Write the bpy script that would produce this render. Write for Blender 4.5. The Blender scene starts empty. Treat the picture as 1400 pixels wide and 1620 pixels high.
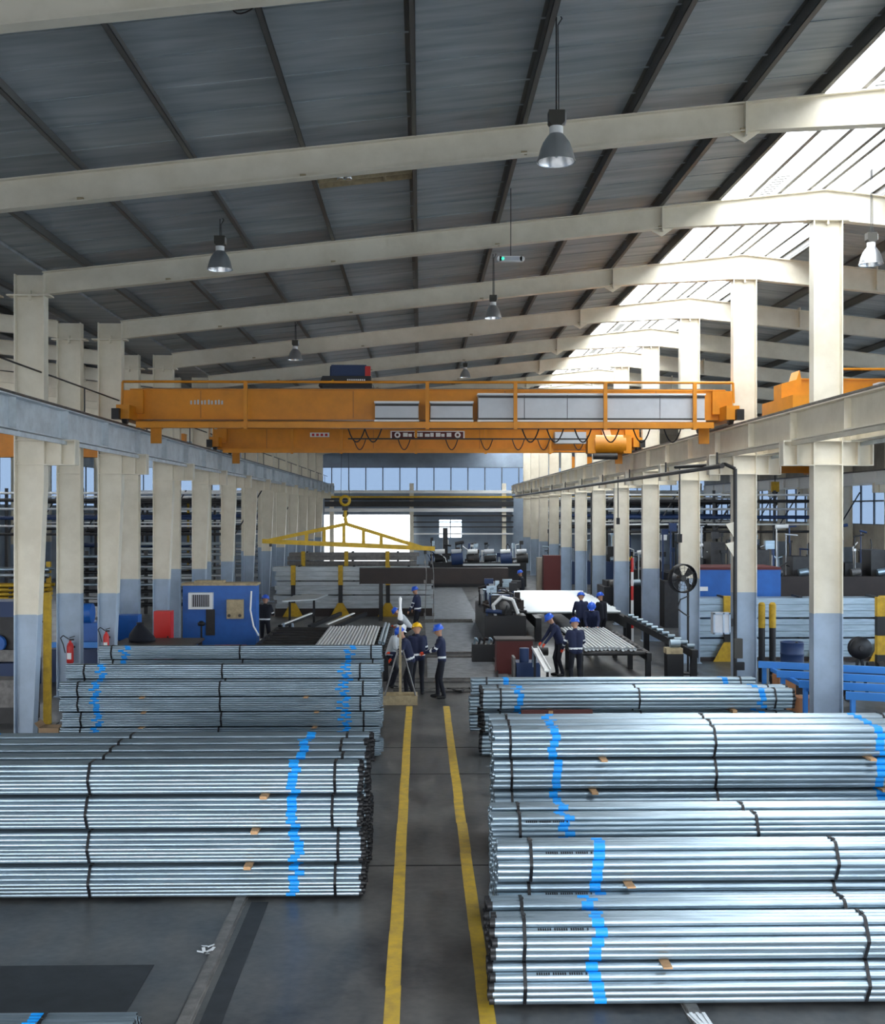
import bpy, bmesh, math, random
from mathutils import Vector, Matrix
random.seed(7)
SC = bpy.context.scene
COL = SC.collection
# ------------------------------------------------------------------ camera, world, light, exposure
FPX, YAW, HC = 1830.0, math.atan(35 / 1830.0), 4.7
cam_d = bpy.data.cameras.new('camera'); cam = bpy.data.objects.new('camera', cam_d); COL.objects.link(cam)
cam.location = (0, 0, HC); cam.rotation_euler = (math.pi / 2, 0, -YAW)
cam_d.sensor_fit = 'VERTICAL'; cam_d.sensor_height = 36.0; cam_d.lens = 36.0 * FPX / 1620.0
cam_d.shift_y = -3 / 1620.0; cam_d.clip_end = 400; cam_d.clip_start = 0.1
SC.camera = cam
SC.view_settings.view_transform = 'Standard'; SC.view_settings.look = 'None'
SC.view_settings.gamma = 1.0; SC.view_settings.use_curve_mapping = False
SC.view_settings.exposure = 2.3
w = bpy.data.worlds.new('sky'); SC.world = w; w.use_nodes = True
w.node_tree.nodes['Background'].inputs[0].default_value = (0.90, 0.95, 1.0, 1)
w.node_tree.nodes['Background'].inputs[1].default_value = 2.2
def portal(name, loc, rot, sx, sy):
    l = bpy.data.lights.new(name, 'AREA'); l.shape = 'RECTANGLE'; l.size = sx; l.size_y = sy
    o = bpy.data.objects.new(name, l); COL.objects.link(o); o.location = loc; o.rotation_euler = rot
    l.cycles.is_portal = True
R90 = math.pi / 2
portal('daylight_portal_gate', (-6, -7.95, 2.9), (R90, 0, 0), 36, 5.8)            # open end behind the camera
portal('daylight_portal_ridge', (7.55, 44, 11.75), (0, 0, 0), 3.4, 104)         # ridge skylight
portal('daylight_portal_door', (-4.6, 100.1, 2.4), (-R90, 0, 0), 8.0, 3.6)
portal('daylight_portal_end', (0, 100.1, 7.4), (-R90, 0, 0), 16, 2.4)
portal('daylight_portal_side', (-25.3, 46, 6.5), (0, -R90, 0), 3.0, 104)
portal('daylight_portal_east', (24.8, 23.5, 5.95), (0, R90, 0), 5.9, 62)
portal('daylight_portal_far_east', (24.8, 77.5, 5.2), (0, R90, 0), 2.6, 45)

# ------------------------------------------------------------------ pixel -> place helpers
def PX(px, Y): return Y * math.tan(math.atan((px - 700) / FPX) + YAW)
def PZ(py, X, Y): return HC + (807 - py) / FPX * (X * math.sin(YAW) + Y * math.cos(YAW))
def W(px, py, Y):
    X = PX(px, Y); return Vector((X, Y, PZ(py, X, Y)))

# ------------------------------------------------------------------ materials
MATS = {}
def mat(name, col, rough=0.5, metal=0.0, noise=0.0, nscale=3.0, bump=0.0, bscale=20.0, col2=None, emit=None, spec=0.5, stretch=(1, 1, 1)):
    m = bpy.data.materials.new(name); m.use_nodes = True
    nt = m.node_tree; b = nt.nodes['Principled BSDF']
    b.inputs['Base Color'].default_value = (*col, 1); b.inputs['Roughness'].default_value = rough
    b.inputs['Metallic'].default_value = metal; b.inputs['Specular IOR Level'].default_value = spec
    if emit:
        b.inputs['Emission Color'].default_value = (*emit[0], 1); b.inputs['Emission Strength'].default_value = emit[1]
    if noise or bump:
        tc = nt.nodes.new('ShaderNodeTexCoord'); mp = nt.nodes.new('ShaderNodeMapping')
        geo = nt.nodes.new('ShaderNodeNewGeometry')
        nt.links.new(geo.outputs['Position'], mp.inputs[0]); mp.inputs['Scale'].default_value = stretch
    if noise:
        n = nt.nodes.new('ShaderNodeTexNoise'); n.inputs['Scale'].default_value = nscale; n.inputs['Detail'].default_value = 6
        n.inputs['Roughness'].default_value = 0.65
        nt.links.new(mp.outputs[0], n.inputs['Vector'])
        r = nt.nodes.new('ShaderNodeValToRGB')
        c2 = col2 if col2 else tuple(c * (1 - noise) for c in col)
        r.color_ramp.elements[0].color = (*c2, 1); r.color_ramp.elements[1].color = (*col, 1)
        r.color_ramp.elements[0].position = 0.35; r.color_ramp.elements[1].position = 0.62
        nt.links.new(n.outputs['Fac'], r.inputs[0]); nt.links.new(r.outputs[0], b.inputs['Base Color'])
    if bump:
        n2 = nt.nodes.new('ShaderNodeTexNoise'); n2.inputs['Scale'].default_value = bscale
        nt.links.new(mp.outputs[0], n2.inputs['Vector'])
        bp = nt.nodes.new('ShaderNodeBump'); bp.inputs['Strength'].default_value = bump; bp.inputs['Distance'].default_value = 0.02
        nt.links.new(n2.outputs['Fac'], bp.inputs['Height']); nt.links.new(bp.outputs[0], b.inputs['Normal'])
    MATS[name] = m; return m
mat('cream', (0.84, 0.77, 0.63), 0.5, noise=0.13, nscale=1.6, col2=(0.74, 0.67, 0.53))
mat('bluegrey', (0.40, 0.49, 0.60), 0.5, noise=0.15, nscale=2.0)
mat('runway_grey', (0.66, 0.71, 0.74), 0.5, noise=0.25, nscale=2.5)
mat('orange', (0.74, 0.27, 0.006), 0.45, noise=0.2, nscale=1.5)
mat('orange_dark', (0.40, 0.14, 0.02), 0.5)
mat('panel_grey', (0.55, 0.57, 0.60), 0.4, noise=0.1, nscale=2)
mat('galv', (0.43, 0.53, 0.605), 0.38, 0.82, noise=0.3, nscale=2.2, col2=(0.29, 0.37, 0.43), stretch=(0.6, 6, 6))
mat('galv_dull', (0.50, 0.55, 0.58), 0.5, 0.6, noise=0.3, nscale=3.0, stretch=(0.6, 5, 5))
mat('galv_bright', (0.58, 0.61, 0.62), 0.42, 0.6)
mat('mark_blue', (0.01, 0.32, 0.85), 0.45)
mat('strap', (0.008, 0.008, 0.010), 0.5)
mat('cap_black', (0.012, 0.012, 0.014), 0.5)
mat('bore_shade', (0.006, 0.006, 0.007), 0.9)  # near-black stands in for the shade inside the pipes
mat('timber', (0.62, 0.36, 0.18), 0.8, noise=0.3, nscale=8)
mat('timber_red', (0.10, 0.03, 0.025), 0.8)
mat('purlin', (0.13, 0.125, 0.115), 0.45, 0.3)
mat('black_steel', (0.010, 0.010, 0.012), 0.5)
mat('dark_steel', (0.030, 0.028, 0.028), 0.5, noise=0.4, nscale=4)
mat('dark_beam', (0.032, 0.021, 0.018), 0.6, noise=0.3, nscale=2)
mat('rail_steel', (0.20, 0.19, 0.18), 0.5, 0.5, noise=0.4, nscale=6)
mat('lift_yellow', (0.72, 0.44, 0.015), 0.5, noise=0.25, nscale=5)
mat('stake_yellow', (0.62, 0.38, 0.02), 0.6, noise=0.3, nscale=6)
mat('line_yellow', (0.62, 0.40, 0.03), 0.6, noise=0.35, nscale=5, col2=(0.42, 0.28, 0.05))
mat('machine_blue', (0.015, 0.13, 0.48), 0.45, noise=0.2, nscale=2)
mat('machine_navy', (0.012, 0.035, 0.11), 0.5)
mat('rack_blue', (0.05, 0.28, 0.78), 0.45)
mat('red', (0.60, 0.02, 0.015), 0.4)
mat('dark_red', (0.10, 0.014, 0.012), 0.6)
mat('white', (0.85, 0.85, 0.83), 0.5)
mat('tan', (0.50, 0.40, 0.24), 0.7, noise=0.3, nscale=8)
mat('cardboard', (0.40, 0.27, 0.16), 0.85)
mat('brick_orange', (0.52, 0.22, 0.09), 0.8)
mat('lamp_alu', (0.70, 0.71, 0.72), 0.28, 0.9)
mat('lamp_inside', (0.85, 0.85, 0.85), 0.25, 0.8)
mat('bulb', (0.9, 0.9, 0.9), 0.1)
mat('dark_box', (0.06, 0.055, 0.045), 0.5)
mat('cladding', (0.30, 0.37, 0.46), 0.5, noise=0.2, nscale=0.8)
mat('cladding_dark', (0.10, 0.115, 0.125), 0.6, noise=0.3, nscale=0.8)
mat('wall_beige', (0.42, 0.38, 0.31), 0.7, noise=0.3, nscale=0.7)
mat('navy_cloth', (0.012, 0.018, 0.055), 0.85)
mat('dark_cloth', (0.008, 0.009, 0.016), 0.85)
mat('grey_cloth', (0.55, 0.58, 0.60), 0.8)
mat('reflective', (0.80, 0.82, 0.82), 0.4)
mat('skin', (0.45, 0.24, 0.15), 0.55)
mat('glove_red', (0.80, 0.07, 0.02), 0.7)
mat('helmet_blue', (0.015, 0.10, 0.60), 0.3)
mat('helmet_yellow', (0.90, 0.52, 0.01), 0.3)
mat('exit_green', (0.10, 0.55, 0.42), 0.4, emit=((0.05, 0.8, 0.5), 0.25))
mat('hose', (0.02, 0.02, 0.02), 0.6)
mat('plastic_film', (0.75, 0.78, 0.80), 0.25)

def mat_ground():
    m = bpy.data.materials.new('concrete'); m.use_nodes = True; nt = m.node_tree; b = nt.nodes['Principled BSDF']
    geo = nt.nodes.new('ShaderNodeNewGeometry')
    def noise(sc, det, st=(1, 1, 1)):
        mp = nt.nodes.new('ShaderNodeMapping'); mp.inputs['Scale'].default_value = st
        nt.links.new(geo.outputs['Position'], mp.inputs[0])
        n = nt.nodes.new('ShaderNodeTexNoise'); n.inputs['Scale'].default_value = sc; n.inputs['Detail'].default_value = det
        nt.links.new(mp.outputs[0], n.inputs['Vector']); return n
    a = noise(0.7, 5); c = noise(9, 6); d = noise(2.5, 4, (1, 0.35, 1))
    r = nt.nodes.new('ShaderNodeValToRGB')
    r.color_ramp.elements[0].color = (0.022, 0.025, 0.030, 1); r.color_ramp.elements[0].position = 0.46
    r.color_ramp.elements[1].color = (0.125, 0.121, 0.114, 1); r.color_ramp.elements[1].position = 0.76
    mx = nt.nodes.new('ShaderNodeMath'); mx.operation = 'MULTIPLY_ADD'; mx.inputs[1].default_value = 0.55
    mm = nt.nodes.new('ShaderNodeMath'); mm.operation = 'MULTIPLY_ADD'; mm.inputs[1].default_value = 0.45
    half = nt.nodes.new('ShaderNodeMath'); half.operation = 'MULTIPLY'; half.inputs[1].default_value = 0.25
    nt.links.new(c.outputs['Fac'], half.inputs[0]); nt.links.new(d.outputs['Fac'], mm.inputs[0]); nt.links.new(half.outputs[0], mm.inputs[2])
    nt.links.new(a.outputs['Fac'], mx.inputs[0]); nt.links.new(mm.outputs[0], mx.inputs[2])
    nt.links.new(mx.outputs[0], r.inputs[0]); nt.links.new(r.outputs[0], b.inputs['Base Color'])
    rr = nt.nodes.new('ShaderNodeMapRange'); rr.inputs['To Min'].default_value = 0.16; rr.inputs['To Max'].default_value = 0.60
    nt.links.new(d.outputs['Fac'], rr.inputs['Value']); nt.links.new(rr.outputs[0], b.inputs['Roughness'])
    bp = nt.nodes.new('ShaderNodeBump'); bp.inputs['Strength'].default_value = 0.25; bp.inputs['Distance'].default_value = 0.01
    nt.links.new(c.outputs['Fac'], bp.inputs['Height']); nt.links.new(bp.outputs[0], b.inputs['Normal'])
    MATS['concrete'] = m
mat_ground()
mat('asphalt', (0.11, 0.11, 0.11), 0.9)
mat('floor_rail', (0.22, 0.21, 0.20), 0.55, 0.2, noise=0.4, nscale=6)
mat('asphalt_dark', (0.012, 0.012, 0.012), 0.7)
mat('pad_dark', (0.030, 0.034, 0.040), 0.6, noise=0.4, nscale=3)
mat('floor_sheen', (0.34, 0.36, 0.38), 0.38, 0.3, noise=0.5, nscale=3, bump=0.2, bscale=8)  # pale colour stands in for daylight reflected on the concrete walkway

def mat_roof():
    m = bpy.data.materials.new('roof_sheet'); m.use_nodes = True; nt = m.node_tree; b = nt.nodes['Principled BSDF']
    geo = nt.nodes.new('ShaderNodeNewGeometry'); mp = nt.nodes.new('ShaderNodeMapping'); mp.inputs['Scale'].default_value = (0.35, 2.6, 1)
    nt.links.new(geo.outputs['Position'], mp.inputs[0])
    n = nt.nodes.new('ShaderNodeTexNoise'); n.inputs['Scale'].default_value = 1.6; n.inputs['Detail'].default_value = 5; n.inputs['Distortion'].default_value = 0.4
    nt.links.new(mp.outputs[0], n.inputs['Vector'])
    r = nt.nodes.new('ShaderNodeValToRGB')
    r.color_ramp.elements[0].color = (0.27, 0.31, 0.33, 1); r.color_ramp.elements[0].position = 0.32
    r.color_ramp.elements[1].color = (0.46, 0.49, 0.50, 1); r.color_ramp.elements[1].position = 0.7
    nt.links.new(n.outputs['Fac'], r.inputs[0]); nt.links.new(r.outputs[0], b.inputs['Base Color'])
    b.inputs['Roughness'].default_value = 0.5
    bp = nt.nodes.new('ShaderNodeBump'); bp.inputs['Strength'].default_value = 0.25; bp.inputs['Distance'].default_value = 0.03
    nt.links.new(n.outputs['Fac'], bp.inputs['Height']); nt.links.new(bp.outputs[0], b.inputs['Normal'])
    MATS['roof_sheet'] = m
mat_roof()
def mat_sheet(name, tint, through):
    m = bpy.data.materials.new(name); m.use_nodes = True; nt = m.node_tree
    for n in list(nt.nodes):
        if n.type == 'BSDF_PRINCIPLED': nt.nodes.remove(n)
    out = [n for n in nt.nodes if n.type == 'OUTPUT_MATERIAL'][0]
    t = nt.nodes.new('ShaderNodeBsdfTransparent'); t.inputs[0].default_value = (*tint, 1)
    d = nt.nodes.new('ShaderNodeBsdfTranslucent'); d.inputs[0].default_value = (*tint, 1)
    mx = nt.nodes.new('ShaderNodeMixShader'); mx.inputs[0].default_value = 1 - through
    nt.links.new(t.outputs[0], mx.inputs[1]); nt.links.new(d.outputs[0], mx.inputs[2]); nt.links.new(mx.outputs[0], out.inputs[0])
    MATS[name] = m
mat_sheet('skylight_sheet', (0.96, 0.97, 0.97), 0.5)
mat_sheet('window_pane', (0.80, 0.86, 0.92), 0.8)
mat_sheet('window_pane_grey', (0.20, 0.235, 0.28), 0.8)

# ------------------------------------------------------------------ mesh builder
class MB:
    def __init__(s): s.v = []; s.f = []; s.m = []; s.sm = []
    def add(s, vs, fs, mi=0, smooth=False):
        o = len(s.v); s.v += [tuple(p) for p in vs]
        for f in fs: s.f.append(tuple(i + o for i in f)); s.m.append(mi); s.sm.append(smooth)
        return s
    def box(s, x0, x1, y0, y1, z0, z1, mi=0):
        vs = [(x, y, z) for z in (z0, z1) for y in (y0, y1) for x in (x0, x1)]
        return s.add(vs, [(0, 2, 3, 1), (4, 5, 7, 6), (0, 1, 5, 4), (2, 6, 7, 3), (0, 4, 6, 2), (1, 3, 7, 5)], mi)
    def cbox(s, c, d, mi=0):
        return s.box(c[0] - d[0] / 2, c[0] + d[0] / 2, c[1] - d[1] / 2, c[1] + d[1] / 2, c[2] - d[2] / 2, c[2] + d[2] / 2, mi)
    def bar(s, p, q, a, b=None, mi=0, up=(0, 0, 1)):
        b = b or a; p = Vector(p); q = Vector(q); d = (q - p).normalized(); u = Vector(up)
        if abs(d.dot(u)) > 0.98: u = Vector((0, 1, 0))
        sx = d.cross(u).normalized() * (a / 2); uz = sx.cross(d).normalized() * (b / 2)
        vs = [e + i * sx + j * uz for e in (p, q) for i, j in ((-1, -1), (1, -1), (1, 1), (-1, 1))]
        return s.add(vs, [(0, 1, 2, 3), (7, 6, 5, 4), (0, 4, 5, 1), (1, 5, 6, 2), (2, 6, 7, 3), (3, 7, 4, 0)], mi)
    def cyl(s, p, q, r, r2=None, n=10, mi=0, caps=True):
        r2 = r if r2 is None else r2; p = Vector(p); q = Vector(q); d = (q - p).normalized()
        u = d.orthogonal().normalized(); v = d.cross(u)
        vs = [e + rr * (math.cos(2 * math.pi * i / n) * u + math.sin(2 * math.pi * i / n) * v) for e, rr in ((p, r), (q, r2)) for i in range(n)]
        s.add(vs, [(i, (i + 1) % n, n + (i + 1) % n, n + i) for i in range(n)], mi, True)
        if caps: s.add(vs, [tuple(range(n - 1, -1, -1)), tuple(range(n, 2 * n))], mi)
        return s
    def path(s, pts, r, n=6, mi=0):
        for a, b in zip(pts, pts[1:]): s.cyl(a, b, r, n=n, mi=mi)
        return s
    def lathe(s, prof, n=16, c=(0, 0, 0), mi=0, axis='z'):
        vs = []
        for r, h in prof:
            for i in range(n):
                a = 2 * math.pi * i / n; x, y, z = r * math.cos(a), r * math.sin(a), h
                if axis == 'y': x, y, z = x, z, y
                if axis == 'x': x, y, z = z, x, y
                vs.append((c[0] + x, c[1] + y, c[2] + z))
        fs = [(j * n + i, j * n + (i + 1) % n, (j + 1) * n + (i + 1) % n, (j + 1) * n + i) for j in range(len(prof) - 1) for i in range(n)]
        return s.add(vs, fs, mi, True)
    def prism(s, poly, y0, y1, mi=0):           # polygon in XZ extruded along Y
        n = len(poly); vs = [(x, y, z) for y in (y0, y1) for x, z in poly]
        return s.add(vs, [tuple(range(n)), tuple(range(2 * n - 1, n - 1, -1))] + [(i, n + i, n + (i + 1) % n, (i + 1) % n) for i in range(n)], mi)
    def mesh(s, name, mats):
        me = bpy.data.meshes.new(name); me.from_pydata(s.v, [], s.f)
        for m in mats: me.materials.append(MATS[m])
        me.polygons.foreach_set('material_index', s.m); me.polygons.foreach_set('use_smooth', s.sm)
        me.update(); return me
    def build(s, name, mats, parent=None, loc=None):
        if isinstance(mats, str): mats = [mats]
        return link(name, s.mesh(name, mats), parent, loc)
def link(name, data, parent=None, loc=None):
    o = bpy.data.objects.new(name, data); COL.objects.link(o)
    if parent: o.parent = parent
    if loc is not None: o.location = loc
    return o
def tag(o, label, cat, group=None, kind=None):
    o['label'] = label; o['category'] = cat
    if group: o['group'] = group
    if kind: o['kind'] = kind
    return o
def thing(name, label, cat, loc=(0, 0, 0), rotz=0, group=None):
    o = bpy.data.objects.new(name, None); COL.objects.link(o); o.location = loc; o.rotation_euler = (0, 0, rotz); o.empty_display_size = 0.1
    return tag(o, label, cat, group)
def struct(o, label=None):
    o['kind'] = 'structure'
    if label: o['label'] = label
    return o
def ibeam_x(mb, x0, x1, zt0, zt1, zb0, zb1, y, fw, tf=0.02, tw=0.02, mi=0):
    """I profile running along X with sloping top (zt) and bottom (zb) edges"""
    h = fw / 2
    for za, zb, a, b in ((zt0 - tf, zt1 - tf, zt0, zt1), (zb0, zb1, zb0 + tf, zb1 + tf)):
        mb.add([(x0, y - h, za), (x1, y - h, zb), (x1, y + h, zb), (x0, y + h, za), (x0, y - h, a), (x1, y - h, b), (x1, y + h, b), (x0, y + h, a)],
               [(3, 2, 1, 0), (4, 5, 6, 7), (0, 1, 5, 4), (1, 2, 6, 5), (2, 3, 7, 6), (3, 0, 4, 7)], mi)
    t = tw / 2
    mb.add([(x0, y - t, zb0), (x1, y - t, zb1), (x1, y + t, zb1), (x0, y + t, zb0), (x0, y - t, zt0), (x1, y - t, zt1), (x1, y + t, zt1), (x0, y + t, zt0)],
           [(0, 1, 5, 4), (1, 2, 6, 5), (2, 3, 7, 6), (3, 0, 4, 7)], mi)
ORD = ['first', 'second', 'third', 'fourth', 'fifth', 'sixth', 'seventh', 'eighth', 'ninth', 'tenth', 'eleventh', 'twelfth', 'thirteenth', 'fourteenth', 'fifteenth']

# ------------------------------------------------------------------ the building
S0, DS = 23.4, 6.0
XL, XL2, XR, XRR, XLL = -7.82, -8.85, 8.26, 24.3, -25.0
SL = 0.110
def FY(n): return S0 + DS * (n - 1)            # frame depth, frame 1 is the first with both columns in view
def ztop(X):                                    # top of the roof beams
    if X < XL2: return 9.45 + SL * (XL2 - X)
    if X < XL: return 9.45
    if X <= XR: return 9.45 + SL * (X - XL)
    return 9.45 + SL * (XR - XL) - SL * (X - XR)
YB, YE = -8.0, 100.0
# floor
fl = MB(); fl.box(-27, 27, YB, 112, -0.3, 0.0)
struct(fl.build('floor', 'concrete'), 'dark grey worn concrete floor of the factory hall')
g = MB(); g.box(-90, 90, -60, 190, -0.5, -0.31)
struct(g.build('floor_yard', 'asphalt'), 'dark asphalt yard outside the hall')
for i, y in enumerate((15.3, 20.6, 22.9)):
    m = MB(); m.box(-2.6, 3.0, y - .025, y + .025, 0, .003); tag(m.build('floor_joint', 'asphalt_dark'), 'dark expansion joint across the walkway, %s from the camera' % ORD[i], 'floor joint')
# dark painted pad at bottom left
pd = MB(); pd.box(-9.0, -2.75, 10.75, 12.0, 0.0, 0.006)
tag(pd.build('floor_mat', 'pad_dark'), 'black rubbery mat patch on the floor at bottom left', 'mat')
# yellow lines
for px0, px1, lab in ((620, 647, 'yellow painted line along the left edge of the central walkway'), (768, 707, 'yellow painted line along the right edge of the central walkway')):
    ya, yb = 7.0, 27.7
    xa = (PX(px0, 10.58) + PX(px1, 27.9)) / 2
    m = MB(); n = 14
    for i in range(n):
        y0 = ya + (yb - ya) * i / n; y1 = ya + (yb - ya) * (i + 1) / n; j = random.uniform(-.006, .006)
        m.box(xa - 0.075 + j, xa + 0.075 + j, y0, y1, 0.0, 0.004)
    tag(m.build('floor_line', 'line_yellow'), lab, 'floor marking')
# steel sleepers the stacks lie on
for x, lab in ((-2.16, 'rusty steel rail on the floor under the nearest left pipe stack'), (-5.6, 'rusty steel rail under the left pipe stack, far from the walkway'),
               (2.55, 'rusty steel rail under the right pipe stacks, beside the walkway'), (5.6, 'rusty steel rail under the right pipe stacks, far from the walkway')):
    m = MB(); ibm = 0.06
    m.box(x - 0.075, x + 0.075, 8.6, 26.0, 0.0, 0.012); m.box(x - 0.055, x + 0.055, 8.6, 26.0, 0.012, 0.04)
    tag(m.build('floor_rail', 'floor_rail'), lab, 'rail')
m = MB(); m.box(-2.02, -1.82, 8.6, 13.9, 0.0, 0.004); tag(m.build('floor_dark_strip', 'pad_dark'), 'dark flat strip on the floor beside the rusty steel rail', 'floor strip')  # flat dark strip along the rail

# ceiling: roof sheets, purlins
ceil = MB(); ceil.box(XL2 - 0.1, XL + 0.1, YB, YE, 9.60, 9.66)
ceil = struct(ceil.build('ceiling', 'roof_sheet'), 'dark underside of the corrugated steel roof')
PURL = 1.655
def panel_mesh(wd, slope, name):
    m = MB(); n = 6; d = wd * slope
    for i in range(n):                          # lapped sheets, each 1 m wide with a raised seam
        y0, y1 = i * 1.0, (i + 1) * 1.0
        m.add([(0, y0, 0), (wd, y0, d), (wd, y1 + .01, d), (0, y1 + .01, 0), (0, y0, .02), (wd, y0, d + .02), (wd, y1, d + .02), (0, y1, .02)],
              [(3, 2, 1, 0), (4, 5, 6, 7), (0, 1, 5, 4), (1, 2, 6, 5), (2, 3, 7, 6), (3, 0, 4, 7)])
        m.add([(0, y0 - .02, -.012), (wd, y0 - .02, d - .012), (wd, y0 + .02, d - .012), (0, y0 + .02, -.012), (0, y0 - .02, 0), (wd, y0 - .02, d), (wd, y0 + .02, d), (0, y0 + .02, 0)],
              [(3, 2, 1, 0), (0, 1, 5, 4), (2, 3, 7, 6)])
    return m.mesh(name, ['roof_sheet'])
def roof_strip(x0, x1, slope):
    me = panel_mesh(x1 - x0, slope, 'roof_panel')
    for k in range(18):
        link('roof_panel', me, ceil, (x0, YB + 6 * k, ztop(x0 + 1e-6) + 0.20))
def purlin(x, zoff=0.0, mt='purlin'):
    m = MB(); z = ztop(x); m.box(x - 0.035, x - 0.028, YB, YE, z, z + 0.2); m.box(x - 0.035, x + 0.04, YB, YE, z, z + 0.008); m.box(x + 0.034, x + 0.04, YB, YE, z, z + 0.025)
    m.box(x - 0.1, x - 0.03, YB, YE, z + 0.19, z + 0.198)
    o = m.build('purlin', mt, ceil)
SKL, SKR = 6.05, 9.45
xs = [-0.10 + PURL * k for k in range(-5, 4)]
xs = [x for x in xs if x > XL - .3]
edges = [XL - 0.05] + [x for x in xs if x > XL + .3] + [SKL]
for a, b in zip(edges, edges[1:]): roof_strip(a, b, SL)
for x in edges[1:]: purlin(x)
edges = [SKR] + [SKR + PURL * k for k in range(1, 9)] + [XRR + .4]
for a, b in zip(edges, edges[1:]): roof_strip(a, b, -SL)
for x in edges[:-1]: purlin(x)
edges = [XLL - .4] + [XL2 - PURL * k for k in range(9, -1, -1)]
for a, b in zip(edges, edges[1:]): roof_strip(a, b, -SL)
for x in edges[1:]: purlin(x)
# ridge skylight
sk = MB()
for x in (SKL + .02, 6.75, 7.35, 7.95, XR, 8.85, SKR): sk.box(x - .04, x + .04, YB, YE, ztop(x) + 0.06, ztop(x) + 0.2)
win1 = struct(sk.build('window_1', 'purlin'), 'long translucent skylight along the roof ridge')
def sky_mesh(wd, sl):
    m = MB(); n = 12
    vs = []; 
    for i in range(n * 2 + 1):
        z = 0.03 * (i % 2)
        vs += [(0, i * 6 / (2 * n), z), (wd, i * 6 / (2 * n), wd * sl + z)]
    m.add(vs, [(2 * i, 2 * i + 1, 2 * i + 3, 2 * i + 2) for i in range(2 * n)])
    return m.mesh('skylight_panel', ['skylight_sheet'])
mA, mB_ = sky_mesh(XR - SKL, SL), sky_mesh(SKR - XR, -SL)
for k in range(18):
    link('skylight_panel', mA, win1, (SKL, YB + 6 * k, ztop(SKL) + .21)); link('skylight_panel', mB_, win1, (XR, YB + 6 * k, ztop(XR) + .21))
    m = MB(); y = YB + 6 * k + 2.6; m.bar((SKL, y, ztop(SKL) + .1), (XR, y, ztop(XR) + .1), .05, .05); m.bar((XR, y, ztop(XR) + .1), (SKR, y, ztop(SKR) + .1), .05, .05); m.build('cross_bar', 'white', win1)
    # louvre strip in the monitor
    for q in range(1):
        m = MB(); x0 = 7.0
        for t in range(10): m.bar((x0, YB + 6 * k + .6 + t * .18, ztop(x0) + .16), (x0 + .25, YB + 6 * k + .6 + t * .18, ztop(x0 + .25) + .16), .04, .02)
        m.build('louvre', 'purlin', win1)

# roof beams
NF = list(range(-2, 13))
XSP = 4.9
def beam_main(n):
    y = FY(n); t = thing('roof_beam', 'cream steel roof beam over the main bay, %s from the camera' % ORD[n + 2], 'roof beam', (0, y, 0), 0, 'main bay roof beams')
    m = MB(); ibeam_x(m, XL + .25, XSP, ztop(XL + .25), ztop(XSP), ztop(XL + .25) - .46, ztop(XSP) - .44, 0, 0.2)
    m.build('rafter', 'cream', t)
    m = MB(); ibeam_x(m, XSP, XR, ztop(XSP), ztop(XR), ztop(XSP) - .44, 10.60, 0, 0.2); m.build('haunch', 'cream', t)
    m = MB(); z = ztop(XSP); m.cbox((XSP, 0, z - .2), (.03, .24, .62)); m.prism([(XSP - .25, z - .46), (XSP + .25, z - .42), (XSP, z - .6)], -.012, .012); m.build('splice_plate', 'cream', t)
    m = MB()
    for x in xs[1::2]: m.cbox((x, -.06, ztop(x) - .42), (.09, .06, .05))
    m.build('stay_cleat', 'tan', t)
def beam_side(n, xa, xb, lab, word):
    t = thing('roof_beam', lab % ORD[n + 2], 'roof beam', (0, FY(n), 0), 0, word)
    m = MB(); ibeam_x(m, xa, xb, ztop(xa + (1e-5 if xa > 0 else 0)), ztop(xb - (1e-5 if xb < 0 else 0)), ztop(xa) - (.62 if xa > 0 else .44), ztop(xb) - .44, 0, .2); m.build('rafter', 'cream', t)
    xm = (xa + xb) / 2 + (-4.5 if xa > 0 else 5); z = ztop(xm)
    m = MB(); m.cbox((xm, 0, z - .22), (.03, .24, .6)); m.build('splice_plate', 'cream', t)
for n in NF:
    beam_main(n)
    beam_side(n, XR, XRR - .25, 'cream steel roof beam over the right hand bay, %s from the camera', 'right bay roof beams')
    beam_side(n, XLL + .25, XL2 - .3, 'cream steel roof beam over the left hand bay, %s from the camera', 'left bay roof beams')

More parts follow.
